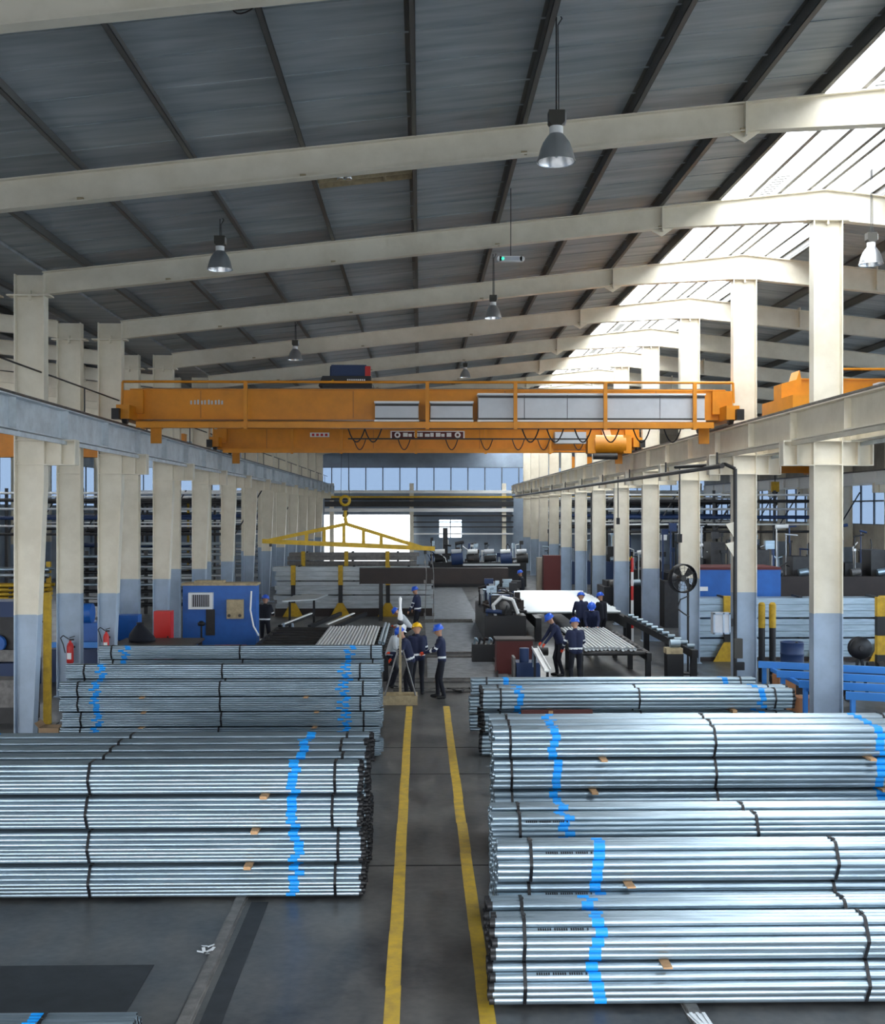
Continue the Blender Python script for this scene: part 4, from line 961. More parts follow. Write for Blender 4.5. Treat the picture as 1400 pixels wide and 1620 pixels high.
# hose and valve cluster on the walkway
t = thing('valve_cluster', 'tangle of dark valves and bright fittings beside the walkway', 'valves', (PX(772, 35.9), 35.9, 0))
m = MB(); m.box(-.5, .5, -.2, .2, 0, .55); m.build('base', 'black_steel', t)
for i in range(7): m = MB(); x = -.45 + i * .15; m.path([(x, -.1, .5), (x + .05, -.15, .75), (x + .16, -.1, .62 + .04 * (i % 3))], .035, 6); m.build('fitting', ['galv', 'black_steel', 'dark_beam'][i % 3], t)
a, b = W(780, 995, 36), W(800, 1062, 29); m = MB(); pts = [a.lerp(b, i / 8) + Vector((.06 * math.sin(i), 0, 0)) for i in range(9)]
m.path([Vector((q.x, q.y, max(.03, .03 + .1 * (1 - i / 8)))) for i, q in enumerate(pts)], .03, 6); tag(m.build('floor_hose', 'hose'), 'black hose running over the floor right of the walkway', 'hose')
m = MB(); pts = [Vector((PX(700 + 7 * i, 29.9), 29.9 + .25 * math.sin(i * 1.3), .05)) for i in range(9)]; m.path(pts, .035, 6); tag(m.build('floor_hose', 'hose'), 'short looped black hose behind the standing worker', 'hose')
# dark machinery left of the cooling bed
t = thing('pipe_mill', 'dark pipe mill machine right of the walkway', 'machine', (3.2, 41.5, 0))
m = MB(); m.box(-.9, .6, 0, 7, 0, .9); m.build('bed', 'black_steel', t)
for k in range(5): m = MB(); m.box(-.6, .3, .5 + k * 1.35, 1.1 + k * 1.35, .9, 1.5); hd = m.build('stand', ['black_steel', 'machine_navy'][k % 2], t); m = MB(); m.lathe([(.001, -.1), (.2, -.1), (.2, .1), (.001, .1)], 12, (-.15, .45 + k * 1.35, 1.2), 0, 'y'); m.build('roll', 'rail_steel', hd)
clutter(t, 40, -.9, .4, 0, 6.5, 1.0, 1.75, 3)
m = MB(); m.path([(-.5, .2, .9), (-.6, -.1, 1.3), (-.3, -.2, 1.6), (.1, -.2, 1.5), (.3, -.1, 1.0)], .06, 8); m.build('air_hose', 'white', t)
# dark steel box beam across the hall
p = W(570, 910, 49.6); q = W(803, 910, 49.6)
t = thing('box_beam', 'long dark brown steel box beam lying across trestles', 'steel beam', ((p.x + q.x) / 2, 49.6, 0)); h = (q.x - p.x) / 2
m = MB(); m.box(-h, h, -.35, .35, 1.56, 2.22); m.build('beam', 'dark_beam', t)
m = MB(); m.box(-h - .02, -h, -.37, .37, 1.54, 2.24); m.build('end_plate', 'black_steel', t)
for s in (-.72, .8):
    for yy in (-.3, .3): m = MB(); m.bar((s * h, yy * 1.6, 0), (s * h, yy, 1.56), .14); m.build('trestle_leg', 'black_steel', t)
# mill line far centre right
t = thing('mill_line', 'dark machinery with highlights put in as pale parts at the far centre right', 'machine', (2.9, 72, 0))
m = MB(); m.box(-2.4, 3.6, -1.2, 1.2, 0, 1.5); m.build('base', 'black_steel', t)
for k in range(6):
    x = -2.0 + k * 1.0; m = MB(); m.cyl((x, -1.0, 1.7), (x + .7, -1.0, 1.75), .2 + .12 * ((k * 2) % 3), n=12); hd = m.build('motor', ['black_steel', 'machine_navy', 'dark_steel'][k % 3], t)
    m = MB(); m.cyl((x, -1.2, 2.15), (x + .6, -1.2, 2.18), .14, n=8); m.build('cover', 'white' if k % 2 == 0 else 'panel_grey', hd)
m = MB(); m.box(-.3, 3.2, -1.35, -1.25, 1.3, 1.42); m.build('highlight_strip', 'galv_bright', t)  # pale strip put in as a highlight on the machine
m = MB(); m.box(-1.5, -1.2, -.2, .2, 1.5, 3.6); m.build('column', 'dark_steel', t)
clutter(t, 60, -2.3, 3.3, -1.4, .5, 1.6, 2.7, 5)
# rack of long square tubes behind the left table
def tube_rack(label, grp, x0, x1, y, z0, layers, stakes, mt='galv_dull', stake='stake_yellow'):
    t = thing('tube_rack', label, 'tube rack', ((x0 + x1) / 2, y, 0), 0, grp); h = (x1 - x0) / 2
    zz = z0
    for li, (n, d) in enumerate(layers):
        for r in range(n):
            m = MB(); j = random.uniform(-.12, .12)
            for c in range(4): m.box(-h + j + random.uniform(-.04, .04), h + j, c * d, c * d + d * .94, zz, zz + d * .94)
            o = m.build('tube_layer', mt, t); o['kind'] = 'stuff'; zz += d
        m = MB()
        for s in (-.7, 0, .7): m.box(h * s - .05, h * s + .05, 0, 4 * d, zz, zz + .05)
        m.build('packing', 'black_steel', t); zz += .05
    for x in stakes:
        m = MB(); m.box(x - h - x0 - .0 - .0 - .09 + 0, x - h - x0 + .09, -.16, -.04, 0, zz * .62); s_ = m.build('stake', 'black_steel', t)
        m = MB(); m.box(x - h - x0 - .1, x - h - x0 + .1, -.17, -.03, zz * .62, zz + .02); m.build('stake_head', stake, s_)
        m = MB(); m.prism([(x - h - x0 - .45, 0), (x - h - x0 + .45, 0), (x - h - x0 + .12, .6), (x - h - x0 - .12, .6)], -.22, -.17); m.build('stake_foot', stake, s_)
    m = MB(); m.box(-h, h, -.1, .9, 0, max(.02, z0)); m.build('plinth', 'dark_beam', t)
    return t
tube_rack('tall rack of galvanised tubes with yellow stakes behind the left table', 'tube racks', PX(432, 50.5), PX(684, 50.5), 51.3, .35, [(3, .19), (3, .19), (3, .2)], [PX(p, 50.5) for p in (461, 537, 613)])
tube_rack('farther brown rack of tubes with yellow stakes in the middle distance', 'tube racks', PX(455, 60), PX(660, 60), 60.0, .4, [(4, .2), (4, .2), (2, .2)], [PX(p, 60) for p in (480, 548, 613)], 'rail_steel')
# dark conveyor arm and frames behind left table
t = thing('loading_arm', 'dark loading frame with pale edge strips beside the striped worker', 'frame', (PX(492, 39.8), 39.8, 0))
for x in (-1.0, .0, .9):
    m = MB(); m.bar((x, -.6, .75), (x + .9, 1.6, 1.0), .12); m.build('arm', 'black_steel', t)
    m = MB(); m.bar((x, -.6, 0), (x, -.6, .75), .1); m.build('leg', 'black_steel', t)
for x in (-.9, .6): m = MB(); m.bar((x, -.65, .84), (x + .8, 1.2, 1.05), .09, .03); m.build('pale_strip', 'white', t)
for x in (-.75, -.45): m = MB(); m.bar((x, -.8, .2), (x - .1, -.8, .9), .07); m.build('lever', 'bluegrey', t)
m = MB(); m.box(-1.2, -.5, -1.2, -.9, 0, .25); m.build('yellow_foot', 'stake_yellow', t)
m = MB(); m.add([(-1.25, 2.1, 1.42), (-.1, 2.5, 1.45), (.3, 3.6, 1.55), (-1.0, 3.8, 1.5), (-1.25, 2.1, 1.38), (-.1, 2.5, 1.41), (.3, 3.6, 1.51), (-1.0, 3.8, 1.46)], [(0, 1, 2, 3), (7, 6, 5, 4), (0, 4, 5, 1), (1, 5, 6, 2), (2, 6, 7, 3), (3, 7, 4, 0)]); m.build('pale_sheet', 'galv_bright', t)
for q in ((-1.0, 2.4), (-.2, 3.3)): m = MB(); m.box(q[0] - .04, q[0] + .04, q[1] - .04, q[1] + .04, 0, 1.42); m.build('sheet_post', 'black_steel', t)
# ------------------------------------------------------------------ left side equipment
Yc = 36.0; x0, x1 = PX(289, Yc), PX(405, Yc)
t = thing('control_cabin', 'large blue machine cabinet with air conditioner on its front', 'cabinet', ((x0 + x1) / 2, Yc, 0)); h = (x1 - x0) / 2
m = MB(); m.box(-h, h, 0, .7, 0, 2.36); m.build('body', 'machine_blue', t)
m = MB(); m.box(-h - .04, h + .04, -.04, .74, 2.36, 2.43); m.build('roof', 'tan', t)
def lx(p): return PX(p, Yc) - (x0 + x1) / 2
m = MB(); m.box(lx(300), lx(338), -.22, 0, PZ(963, -6, Yc), PZ(937, -6, Yc)); ac = m.build('air_conditioner', 'white', t)
m = MB(); m.box(lx(306), lx(333), -.235, -.22, PZ(959, -6, Yc), PZ(940, -6, Yc)); gr = m.build('grille', 'dark_steel', ac)
for i in range(9):
    x = lx(307 + 3 * i); m = MB(); m.box(x - .008, x + .008, -.245, -.235, PZ(959, -6, Yc), PZ(940, -6, Yc)); m.build('fin', 'panel_grey', ac)
m = MB(); m.box(lx(360), lx(386), -.2, 0, PZ(978, -6, Yc), PZ(948, -6, Yc)); tb = m.build('tan_box', 'tan', t)
for dx in (364, 381): m = MB(); m.cyl((lx(dx), -.2, PZ(973, -6, Yc)), (lx(dx), -.22, PZ(973, -6, Yc)), .05, n=10); m.build('knob', 'dark_box', tb)
m = MB(); m.box(lx(326), lx(340), -.03, 0, PZ(1005, -6, Yc), PZ(964, -6, Yc)); m.build('dark_panel', 'dark_steel', t)
m = MB(); m.path([(lx(398), -.05, PZ(935, -6, Yc)), (lx(397), -.12, PZ(965, -6, Yc)), (lx(402), -.14, PZ(990, -6, Yc)), (lx(410), -.1, PZ(1005, -6, Yc))], .03, 6); m.build('white_hose', 'white', t)
m = MB(); m.lathe([(.001, 0), (.1, .02), (.12, .1), (.05, .16), (.001, .16)], 10, (lx(320), -.15, PZ(990, -6, Yc))); m.cyl((lx(320), -.15, 0), (lx(320), -.15, PZ(988, -6, Yc)), .03, n=8); m.build('pedestal_switch', 'black_steel', t)
m = MB(); m.box(-.8, .1, .1, .6, 2.43, 2.50); m.build('roof_board', 'tan', t)
Yr = 33.0; t = thing('red_cabinet', 'plain red cabinet left of the blue machine cabinet', 'cabinet', (PX(259, Yr), Yr, 0))
m = MB(); m.box(-.24, .24, -.2, .2, 0.1, 1.84); m.build('body', 'red', t)
m = MB(); m.box(-.22, .22, -.215, -.2, .2, 1.8); d = m.build('door', 'red', t); m = MB(); m.box(.15, .18, -.24, -.215, 1.0, 1.15); m.build('handle', 'dark_steel', d)
m = MB(); m.box(-.2, .2, -.17, .17, 0, .1); m.build('plinth', 'black_steel', t)
t = thing('dark_table', 'flat black steel table in front of the red cabinet', 'table', (PX(250, 31), 30.6, 0))
m = MB(); m.box(-1.1, 1.05, -.6, 1.4, 1.12, 1.18); m.box(-1.1, 1.05, -.63, -.6, 1.1, 1.22); m.build('top', 'dark_steel', t)
for q in ((-1, -.5), (.95, -.5), (-1, 1.3), (.95, 1.3)): m = MB(); m.box(q[0] - .05, q[0] + .05, q[1] - .05, q[1] + .05, 0, 1.12); m.build('leg', 'black_steel', t)
m = MB(); m.lathe([(.001, 0), (.34, .01), (.33, .1), (.26, .2), (.15, .36), (.09, .44), (.11, .5), (.001, .5)], 12); m.v = [(x * (1 + .2 * math.sin(7 * z + 3 * x)), y * (1 + .15 * math.cos(9 * z)), z) for x, y, z in m.v]; tag(m.build('dark_sack', 'dark_cloth', loc=(PX(222, 31.2), 31.2, 1.182)), 'dark sack sitting on the black steel table', 'sack')
t = thing('blue_cabinet', 'small blue cabinet between the left column rows', 'cabinet', (PX(202, 34.2), 34.2, 0))
m = MB(); m.box(-.34, .34, -.2, .3, .9, 1.62); m.build('body', 'machine_blue', t); m = MB(); m.box(-.3, .3, -.215, -.2, .95, 1.58); m.build('door', 'machine_blue', t)
m = MB(); m.box(-.25, .25, -.1, .2, 0, .9); m.build('stand', 'machine_navy', t)
t = thing('red_tray', 'red tray with a blue rim on a crate behind the left stacks', 'tray', (PX(365, 33.2), 33.2, 0))
m = MB(); m.box(-.55, .55, -.3, .3, .0, .62); m.build('crate', 'black_steel', t); m = MB(); m.box(-.5, .42, -.25, .25, .66, .82); m.build('tray', 'red', t); m = MB(); m.box(-.58, .5, -.33, .33, .62, .66); m.build('rim', 'rack_blue', t)
# fire extinguishers
def extinguisher(label, px, py, Y, sc=1.0):
    p = W(px, py, Y); t = thing('fire_extinguisher', label, 'fire extinguisher', p, 0, 'fire extinguishers'); t.scale = (sc,) * 3
    m = MB(); m.lathe([(.001, 0), (.075, 0), (.082, .03), (.082, .40), (.06, .47), (.03, .50), (.03, .54)], 14); b = m.build('cylinder', 'red', t)
    m = MB(); m.box(-.05, .05, -.086, -.07, .1, .25); m.build('label_panel', 'white', b)
    m = MB(); m.box(-.02, .09, -.02, .02, .54, .58); m.bar((-.02, 0, .6), (.11, 0, .64), .02); m.build('valve', 'black_steel', t)
    m = MB(); m.path([(-.03, 0, .57), (-.16, -.02, .66), (-.22, -.03, .6), (-.15, -.05, .45), (-.1, -.06, .25)], .014, 6); m.build('hose', 'hose', t)
    m = MB(); m.box(-.09, .09, .075, .10, .35, .40); m.build('bracket', 'dark_steel', t)
extinguisher('red fire extinguisher hung on the first outer left column', 111, 1049, FY(2) - .26, 1.05)
extinguisher('red fire extinguisher top visible behind the farthest left stack', 168, 1030, FY(2) - .26, .9)
# boxes near the first left column
for px, Y, w_, d_, h_, lab in ((82, 22.6, .38, .4, .5, 'brown cardboard box behind the nearest left stack by the column'), (16, 22.2, .32, .35, .28, 'small open cardboard box at the left edge')):
    t = thing('cardboard_box', lab, 'box', (PX(px, Y), Y, 0.0))
    m = MB(); m.box(-w_ / 2, w_ / 2, -d_ / 2, d_ / 2, 0, h_); m.build('carton', 'cardboard', t)
    m = MB(); m.bar((-w_ / 2, 0, h_ + .005), (-w_ / 2 - .08, 0, h_ + .10), d_, .008); m.bar((w_ / 2, 0, h_ + .005), (w_ / 2 + .06, 0, h_ + .06), d_, .008); m.build('flap', 'cardboard', t)
    m = MB(); m.box(-w_ / 2 - .05, w_ / 2 + .05, -d_ / 2, d_ / 2, -.0, .02); m.build('tape', 'tan', t)
m = MB(); p = PX(75, 25.5); t = thing('yellow_post', 'slim yellow post standing behind the first left column', 'post', (p, 25.5, 0)); m.box(-.07, .07, -.07, .07, .02, 2.9); m.build('pole', 'stake_yellow', t); m = MB(); m.box(-.2, .2, -.2, .2, 0, .02); m.build('foot_plate', 'dark_steel', t)
# left bay machines and racks
def machine(label, X, Y, parts):
    t = thing('machine', label, 'machine', (X, Y, 0), 0, 'machines in the left bay')
    for nm, mt, bs in parts:
        m = MB()
        for b in bs:
            if len(b) == 6: m.box(*b)
            else: m.cyl(b[0], b[1], b[2], n=14)
        m.build(nm, mt, t)
machine('blue slitting machine between the first left columns', PX(140, 32.4), 32.4, [('bed', 'machine_navy', [(-.9, .9, -.6, .6, 0, .9)]), ('head', 'machine_blue', [(-.6, .7, -.4, .4, .9, 1.6)]), ('motor', 'machine_blue', [((-.4, -.3, 1.85), (.2, -.3, 1.85), .28)]), ('arm', 'rack_blue', [(-.8, .9, -.7, -.62, .95, 1.1)])])
machine('dark blue press at the left edge', PX(12, 31), 31, [('bed', 'machine_navy', [(-1.1, .7, -.6, .6, 0, .7)]), ('frame', 'machine_navy', [(-1.2, -.7, -.5, .5, .7, 2.3), (-.7, .6, -.5, .5, 1.9, 2.3)]), ('dial', 'machine_blue', [((-.1, -.55, 1.2), (-.1, -.4, 1.2), .22)]), ('body', 'dark_steel', [(-.7, .5, -.3, .5, .7, 1.9)]), ('guard', 'rail_steel', [(-.4, .5, -.62, -.58, .75, 1.05)])])
machine('green grey pump unit low at the left edge', PX(18, 26), 26, [('base', 'dark_steel', [(-.7, .5, -.4, .4, 0, .35)]), ('body', 'rail_steel', [(-.4, .4, -.35, .3, .35, .95)]), ('tank', 'machine_navy', [((-.5, -.1, .55), (.5, -.1, .55), .2)])])
def pipe_rack(label, grp, px0, px1, Y, zs_, mts, posts, r=.06, n=5):
    t = thing('storage_rack', label, 'storage rack', ((PX(px0, Y) + PX(px1, Y)) / 2, Y, 0), 0, grp); h = (PX(px1, Y) - PX(px0, Y)) / 2
    zmax = max(zs_) + .3
    for i, z in enumerate(zs_):
        m = MB()
        for k in range(n): m.cyl((-h + random.uniform(-.1, .1), k * 2.1 * r, z + r), (h + random.uniform(-.1, .1), k * 2.1 * r, z + r), r, n=8)
        o = m.build('pipe_row', mts[i % len(mts)], t); o['kind'] = 'stuff'
        for k in range(posts): x = -h * .9 + 1.8 * h * k / max(1, posts - 1); m = MB(); m.box(x - .05, x + .05, -.1, n * 2.1 * r, z - .06, z); m.build('arm', 'black_steel', t)
    for k in range(posts):
        x = -h * .9 + 1.8 * h * k / max(1, posts - 1); m = MB(); m.box(x - .07, x + .07, n * 2.1 * r, n * 2.1 * r + .14, 0, zmax); m.build('post', 'stake_yellow' if k % 2 else 'dark_steel', t)
pipe_rack('rack of yellow pipes at the far left edge', 'left bay pipe racks', -90, 75, 40, [.9, 1.6, 1.75, 1.9, 2.05, 2.4, 2.6], ['galv_dull', 'stake_yellow', 'stake_yellow', 'stake_yellow', 'stake_yellow', 'galv_dull', 'galv'], 4)
pipe_rack('rack of galvanised pipes seen between the left columns', 'left bay pipe racks', 120, 330, 52, [.4, .7, 1.0, 1.3, 1.6, 1.85, 2.1, 2.35, 2.55], ['black_steel', 'galv_dull', 'black_steel', 'galv', 'galv_bright'], 5)
pipe_rack('farther rack of galvanised pipes beyond the left columns', 'left bay pipe racks', 180, 420, 66, [.5, .9, 1.3, 1.7, 2.1, 2.4, 2.7], ['galv_dull', 'galv_bright'], 5, .08)
pipe_rack('dark rack high along the far left wall', 'left bay pipe racks', 110, 300, 78, [1.2, 2.2, 3.2, 4.2, 5.2], ['black_steel', 'machine_navy', 'dark_steel'], 8, .14)
# ------------------------------------------------------------------ right side equipment
# fan on a stand
p = W(1080, 915, 33.0)
t = thing('drum_fan', 'large black round fan on a pole in front of the third right column', 'fan', (p.x, 33.0, 0), .25)
zc = p.z; R_ = .40
m = MB(); m.lathe([(R_, -.12), (R_ + .02, -.1), (R_ + .02, .1), (R_, .12), (R_ - .02, .1), (R_ - .02, -.1), (R_, -.12)], 24, (0, 0, zc), 0, 'y'); m.build('shroud', 'black_steel', t)
m = MB()
for q in (.1, .2, .3): m.lathe([(R_ * q / .4, -.125), (R_ * q / .4 + .008, -.12), (R_ * q / .4, -.115)], 20, (0, 0, zc), 0, 'y')
for i in range(12): a = i * PI / 6; m.bar((0.03 * math.cos(a), -.12, zc + .03 * math.sin(a)), (R_ * math.cos(a), -.12, zc + R_ * math.sin(a)), .008)
m.build('guard', 'dark_steel', t)
for i in range(4):
    a = i * PI / 2 + .4; c, s = math.cos(a), math.sin(a); c2, s2 = math.cos(a + .6), math.sin(a + .6); m = MB()
    m.add([(.06 * c, -.02, zc + .06 * s), (.36 * c, -.06, zc + .36 * s), (.36 * c2, .05, zc + .36 * s2), (.08 * c2, .03, zc + .08 * s2)], [(0, 1, 2, 3)]); m.build('blade', 'dark_steel', t)
m = MB(); m.cyl((0, -.06, zc), (0, .22, zc), .09, n=12); m.build('motor', 'dark_box', t)
m = MB(); m.cyl((.22, .1, 0.03), (.22, .1, zc), .035, n=8); m.bar((.22, .1, zc - .1), (0, .18, zc), .05); m.build('pole', 'black_steel', t)
m = MB(); m.lathe([(.001, 0), (.32, 0), (.3, .04), (.001, .05)], 16, (.22, .1, 0)); m.build('base', 'black_steel', t)
m = MB(); m.path([(.2, 0, zc - .5), (-.1, -.05, zc - .6), (-.2, -.05, zc - .85), (.0, -.06, zc - 1.0), (.2, 0, zc - 1.1)], .02, 6); m.build('cable', 'hose', t)
# electrical box and conduit on the second right column
p = W(1140, 985, FY(2) - .3); t = thing('electrical_box', 'pale grey electrical box on the side of the second right column', 'electrical box', p)
m = MB(); m.box(-.22, .22, -.12, .12, -.28, .26); m.build('enclosure', 'panel_grey', t)
for a in ((-.22, .22, .22, .26), (-.22, .22, -.28, -.24), (-.22, -.18, -.28, .26), (.02, .06, -.28, .26), (.18, .22, -.28, .26)): m = MB(); m.box(a[0], a[1], -.14, -.12, a[2], a[3]); m.build('frame_strip', 'bluegrey', t)
m = MB(); m.box(.15, .32, -.02, .02, -.1, .1); m.build('mount', 'dark_steel', t)
p = W(1163, 900, FY(2) - .2); t = thing('cable_conduit', 'dark cable conduit climbing the second right column', 'conduit', (p.x, FY(2) - .2, 0))
m = MB(); m.cyl((0, 0, .3), (0, 0, 5.75), .05, n=8); m.build('pipe', 'dark_steel', t); m = MB(); m.path([(0, 0, 5.75), (-.25, 0, 5.86), (-1.2, 1.5, 5.84)], .045, 6); m.build('bend', 'dark_steel', t)
m = MB(); m.box(-.05, .16, -.12, .02, .95, 1.45); m.build('switch_box', 'dark_box', t)
for zz in (.7, .8): m = MB(); m.cbox((.1, -.06, zz), (.22, .1, .1)); m.build('clamp', 'black_steel', t)
for zz in (3.6, 4.1): m = MB(); m.prism([(-.25, zz + .25), (-.03, zz + .3), (-.03, zz - .1)], -.02, .02); m.build('gusset', 'cream', t)
# long dark service pipe under the right runway
t = thing('service_pipe', 'dark service pipe running under the right crane runway', 'pipe', (7.35, 0, 5.78))
m = MB(); m.cyl((0, 28, 0), (0, 92, 0), .06, n=8); m.build('pipe', 'dark_steel', t)
for k in range(10): m = MB(); m.box(-.02, .02, 28.5 + 6 * k, 28.56 + 6 * k, 0, .35); m.build('hanger', 'dark_steel', t)
for Y, zt in ((33.5, 2.0), (44, 1.6)):
    m = MB(); m.cyl((0, 0, 0), (0, 0, -zt), .02, n=5); m.cbox((0, 0, -zt - .1), (.12, .1, .25)); tag(m.build('pendant_cable', 'black_steel', loc=(7.54, Y, 5.98)), 'dark pendant cable hanging near the right runway, %s one' % ('nearer' if Y < 40 else 'farther'), 'cable', 'pendant cables')
# blue tank and pipe stack in the right bay
t = thing('blue_container', 'big plain blue container behind the second right column', 'container', (PX(1158, 39), 38.2, 0)); hw = (PX(1226, 38.2) - PX(1092, 38.2)) / 2
m = MB(); m.box(-hw, hw, 0, 2.0, .15, 2.72); m.build('body', 'machine_blue', t)
m = MB(); m.box(-hw, hw, -.03, 2.03, 2.72, 2.80); m.build('rim', 'dark_red', t)
for x in (-hw + .2, hw - .2): m = MB(); m.box(x - .1, x + .1, .1, 1.9, 0, .15); m.build('skid', 'black_steel', t)
m = MB(); m.box(PX(1106, 38) - PX(1158, 39), PX(1122, 38) - PX(1158, 39), -.02, 0, 2.02, 2.16); m.build('white_plate', 'white', t)
tube_rack('rack of galvanised tubes in the right bay behind the blue drum', 'right bay tube racks', PX(1096, 35.8), PX(1440, 35.8), 35.9, .12, [(3, .19), (3, .19), (3, .2)], [PX(p_, 35.8) for p_ in (1150, 1300, 1396)], 'galv')
for px, lab in ((1205, 'left'), (1222, 'right')):
    t = thing('rack_stake', 'black stake with yellow top behind the blue bench, %s of the pair' % lab, 'stake', (PX(px, 31.5), 31.5, 0), 0, 'stakes with yellow tops')
    m = MB(); m.cyl((0, 0, 0), (0, 0, 1.48), .09, n=10); m.build('shaft', 'black_steel', t); m = MB(); m.cyl((0, 0, 1.48), (0, 0, 2.12), .095, n=10); m.lathe([(.095, 2.12), (.06, 2.17), (.001, 2.18)], 10); m.build('yellow_sleeve', 'stake_yellow', t)
t = thing('oil_drum', 'dark blue oil drum behind the blue bench', 'drum', (PX(1253, 29.5), 29.5, .42))
m = MB(); m.lathe([(.001, 0), (.29, 0), (.29, .28), (.305, .30), (.29, .32), (.29, .58), (.305, .60), (.29, .62), (.29, .88), (.3, .9), (.27, .9), (.27, .87), (.001, .87)], 20); m.build('barrel', 'machine_navy', t)
m = MB(); m.cyl((.12, 0, .87), (.12, 0, .9), .035, n=10); m.build('bung', 'dark_steel', t)
t = thing('pallet', 'dark pallet under the blue oil drum', 'pallet', (PX(1253, 29.5), 29.5, 0))
for k in range(3): m = MB(); m.box(-.45, .45, -.4 + k * .34, -.28 + k * .34, 0, .36); m.build('block', 'dark_beam', t)
for k in range(5): m = MB(); x = -.45 + k * .19; m.box(x, x + .13, -.42, .42, .36, .42); m.build('plank', 'dark_beam', t)
# motor / reel right of first column
p = W(1360, 1025, 29.0); t = thing('cable_reel', 'black round cable reel right of the first right column', 'reel', (p.x, 29.0, 0))
m = MB(); m.lathe([(.05, -.1), (.28, -.1), (.28, -.06), (.2, -.06), (.2, .06), (.28, .06), (.28, .1), (.05, .1)], 20, (0, 0, p.z), 0, 'y'); m.build('drum', 'black_steel', t)
m = MB(); m.cyl((0, -.14, p.z), (0, .14, p.z), .06, n=10); m.build('hub', 'dark_steel', t)
m = MB(); m.bar((-.2, 0, 0), (0, 0, p.z), .06); m.bar((.2, 0, 0), (0, 0, p.z), .06); m.build('stand', 'black_steel', t)
# blue bench
t = thing('steel_bench', 'bright blue steel bench of parallel bars around the first right column', 'bench', (0, 0, 0))
xe = PX(1480, 26)
rows_ = [(1200, 27.6, 1.0), (1229, 26.0, 1.0), (1264, 24.5, 1.0), (1338, 22.95, 1.0)]
for px, Y, z in rows_:
    a = Vector((PX(px, Y), Y, z)); ln = xe - a.x
    m = MB(); m.bar(a, a + Vector((ln, -.42 * ln, 0)), .13, .15); m.build('bar', 'rack_blue', t)
    for q in (.12, ln - .1): m = MB(); m.box(a.x + q - .045, a.x + q + .045, a.y - .42 * q - .045, a.y - .42 * q + .045, 0, z - .075); m.build('leg', 'rack_blue', t)
m = MB(); m.bar((PX(1222, 27.4), 27.45, .9), (PX(1284, 24.3), 24.35, .9), .08, .09); m.build('end_rail', 'rack_blue', t)
for px, Y, z0, h_, lab in ((1240, 26.9, 0, .85, 'orange brown carton under the blue bench, at its left end'), (1272, 25.6, 0, .55, 'orange brown carton under the blue bench beside the column')):
    t = thing('carton', lab, 'box', (PX(px, Y), Y, z0)); m = MB(); m.box(-.2, .2, -.25, .25, 0, h_); m.build('body', 'brick_orange', t); m = MB(); m.box(-.03, .03, -.252, .252, h_ - .002, h_ + .004); m.build('tape', 'tan', t)
t = thing('dark_trolley', 'dark blue low trolley behind the blue bench at the right edge', 'trolley', (PX(1370, 28.3), 28.4, 0))
m = MB(); m.box(-.7, .9, -.3, .3, .55, .72); m.build('deck', 'machine_navy', t)
for q in (-.5, .7): m = MB(); m.box(q - .05, q + .05, -.25, .25, .1, .55); m.build('leg', 'black_steel', t); m = MB(); m.cyl((q, -.28, .1), (q, -.22, .1), .1, n=10); m.build('wheel', 'black_steel', t)
for k in range(3): m = MB(); m.cyl((.0 + k * .25, -.2, .85), (.15 + k * .25, -.2, .87), .12, n=10); m.build('motor', ['black_steel', 'dark_steel', 'rail_steel'][k], t)
# striped stake at right edge
t = thing('rack_stake', 'thick yellow and black stake at the right edge', 'stake', (PX(1393, 33), 33.0, 0))
for k in range(4): m = MB(); m.box(-.13, .13, -.1, .1, k * .55, k * .55 + .55); m.build('band', ['stake_yellow', 'black_steel'][(k + 1) % 2], t)
# dark right-bay machinery
def rmachine(label, px, Y, w_, d_, h_, mt, n=4, seed=[11]):
    t = thing('machine', label, 'machine', (PX(px, Y), Y, 0), 0, 'machines in the right bay')
    m = MB(); m.box(-w_ / 2, w_ / 2, -d_ / 2, d_ / 2, 0, h_ * .55); m.build('bed', mt, t)
    for k in range(n):
        x = -w_ / 2 + w_ * (k + .5) / n; m = MB(); hh = h_ * (.55 + .45 * ((k * 7) % 5 + 1) / 5); m.box(x - w_ / n * .32, x + w_ / n * .32, -d_ * .3, d_ * .3, h_ * .55, hh); hd = m.build('stand', ['black_steel', 'dark_steel', mt][k % 3], t)
        m = MB(); m.cyl((x - .2, -d_ * .4, h_ * .6), (x + .2, -d_ * .4, h_ * .62), .16, n=10); m.build('roll', ['rail_steel', 'galv', 'lift_yellow'][k % 3], hd)
    seed[0] += 1; clutter(t, 45, -w_ / 2, w_ / 2 - .3, -d_ / 2, d_ / 3, h_ * .58, h_ * 1.25, seed[0])
rmachine('dark forming machine behind the middle right columns', 1050, 50, 5.5, 2, 2.6, 'black_steel', 6)
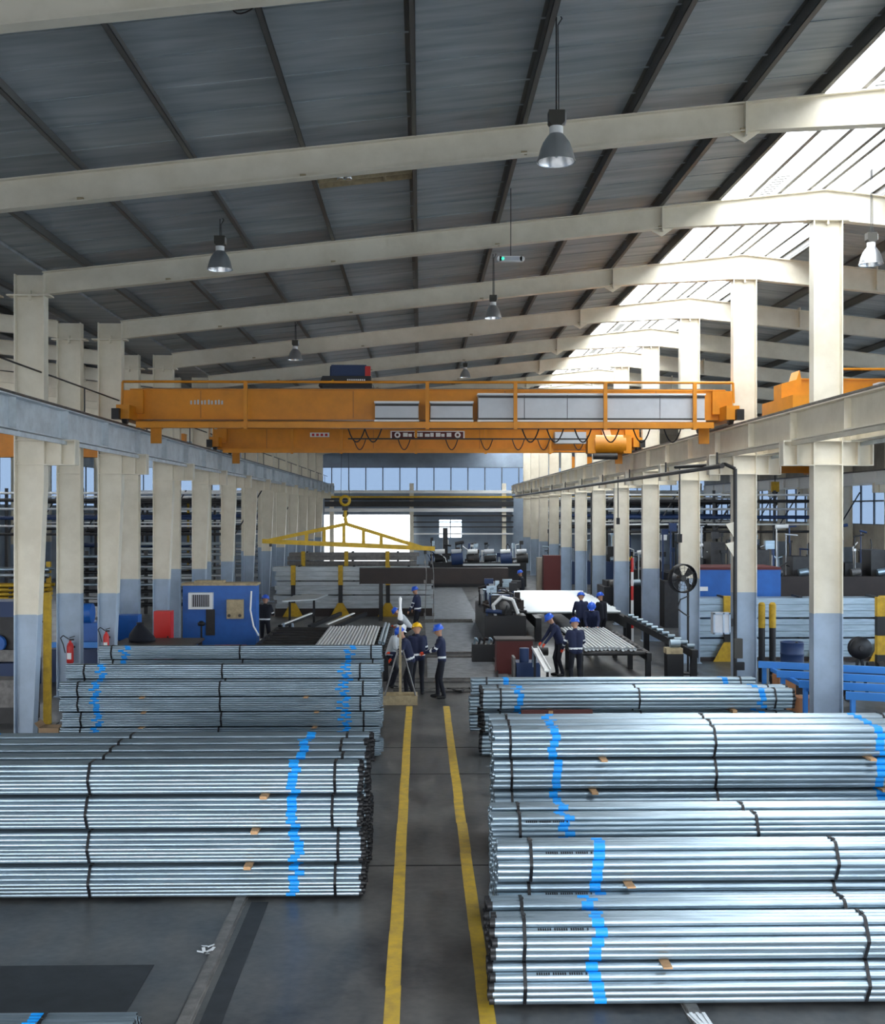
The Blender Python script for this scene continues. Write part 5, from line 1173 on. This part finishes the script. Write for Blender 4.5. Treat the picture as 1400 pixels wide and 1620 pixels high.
rmachine('long dark machine behind the fan and second right column', 1130, 47, 4.5, 2, 3.4, 'dark_steel', 5)
rmachine('dark machine in the right bay before the wall windows', 1320, 52, 7, 2.5, 3.2, 'dark_beam', 6)
rmachine('distant dark machine between the far right columns', 930, 74, 6, 2, 2.6, 'machine_navy', 6)
t = thing('red_locker', 'dark red locker between far right columns', 'locker', (PX(874, 60), 60, 0)); m = MB(); m.box(-.5, .4, -.3, .3, 0, 2.35); m.build('body', 'dark_red', t); m = MB(); m.box(-.46, .36, -.32, -.3, .1, 2.3); m.build('door', 'dark_red', t)
t = thing('brown_locker', 'brown grey locker beside the dark red locker', 'locker', (PX(858, 61), 61, 0)); m = MB(); m.box(-.3, .3, -.3, .3, 0, 2.2); m.build('body', 'wall_beige', t); m = MB(); m.box(-.26, .26, -.32, -.3, .1, 2.1); m.build('door', 'wall_beige', t)
p = W(1000, 910, 41.0); t = thing('striped_pole', 'red and white striped pole beside the fourth right column', 'pole', (p.x, 41.0, 0))
for k in range(6): m = MB(); m.cyl((0, 0, k * .5), (0, 0, k * .5 + .5), .05, n=8); m.build('band', ['white', 'red'][k % 2], t)
# motor block near fan base
p = W(1066, 1020, 31.0); t = thing('pump_motor', 'small tan pump with bright motor in front of the fan', 'pump', (p.x, 31.0, 0))
m = MB(); m.box(-.22, .22, -.2, .2, 0, .85); m.build('stand', 'black_steel', t); m = MB(); m.box(-.24, .2, -.2, .2, .85, 1.0); m.build('base', 'tan', t); m = MB(); m.cyl((-.12, -.05, 1.12), (.15, -.05, 1.12), .11, n=12); m.build('motor', 'galv', t)
# louvred lit panel in right bay roof
p = W(1232, 560, 52)
t = thing('ceiling_light', 'long white strip light under the right bay roof', 'light', p); m = MB(); m.box(-.9, .9, -.12, .12, -.03, .05); m.build('housing', 'white', t)
m = MB(); m.box(-.85, .85, -.1, .1, -.05, -.03); m.build('tube', 'bulb', t); m = MB(); m.cyl((0, 0, .05), (0, 0, ztop(p.x) + .2 - p.z), .01, n=5); m.build('rod', 'dark_steel', t)
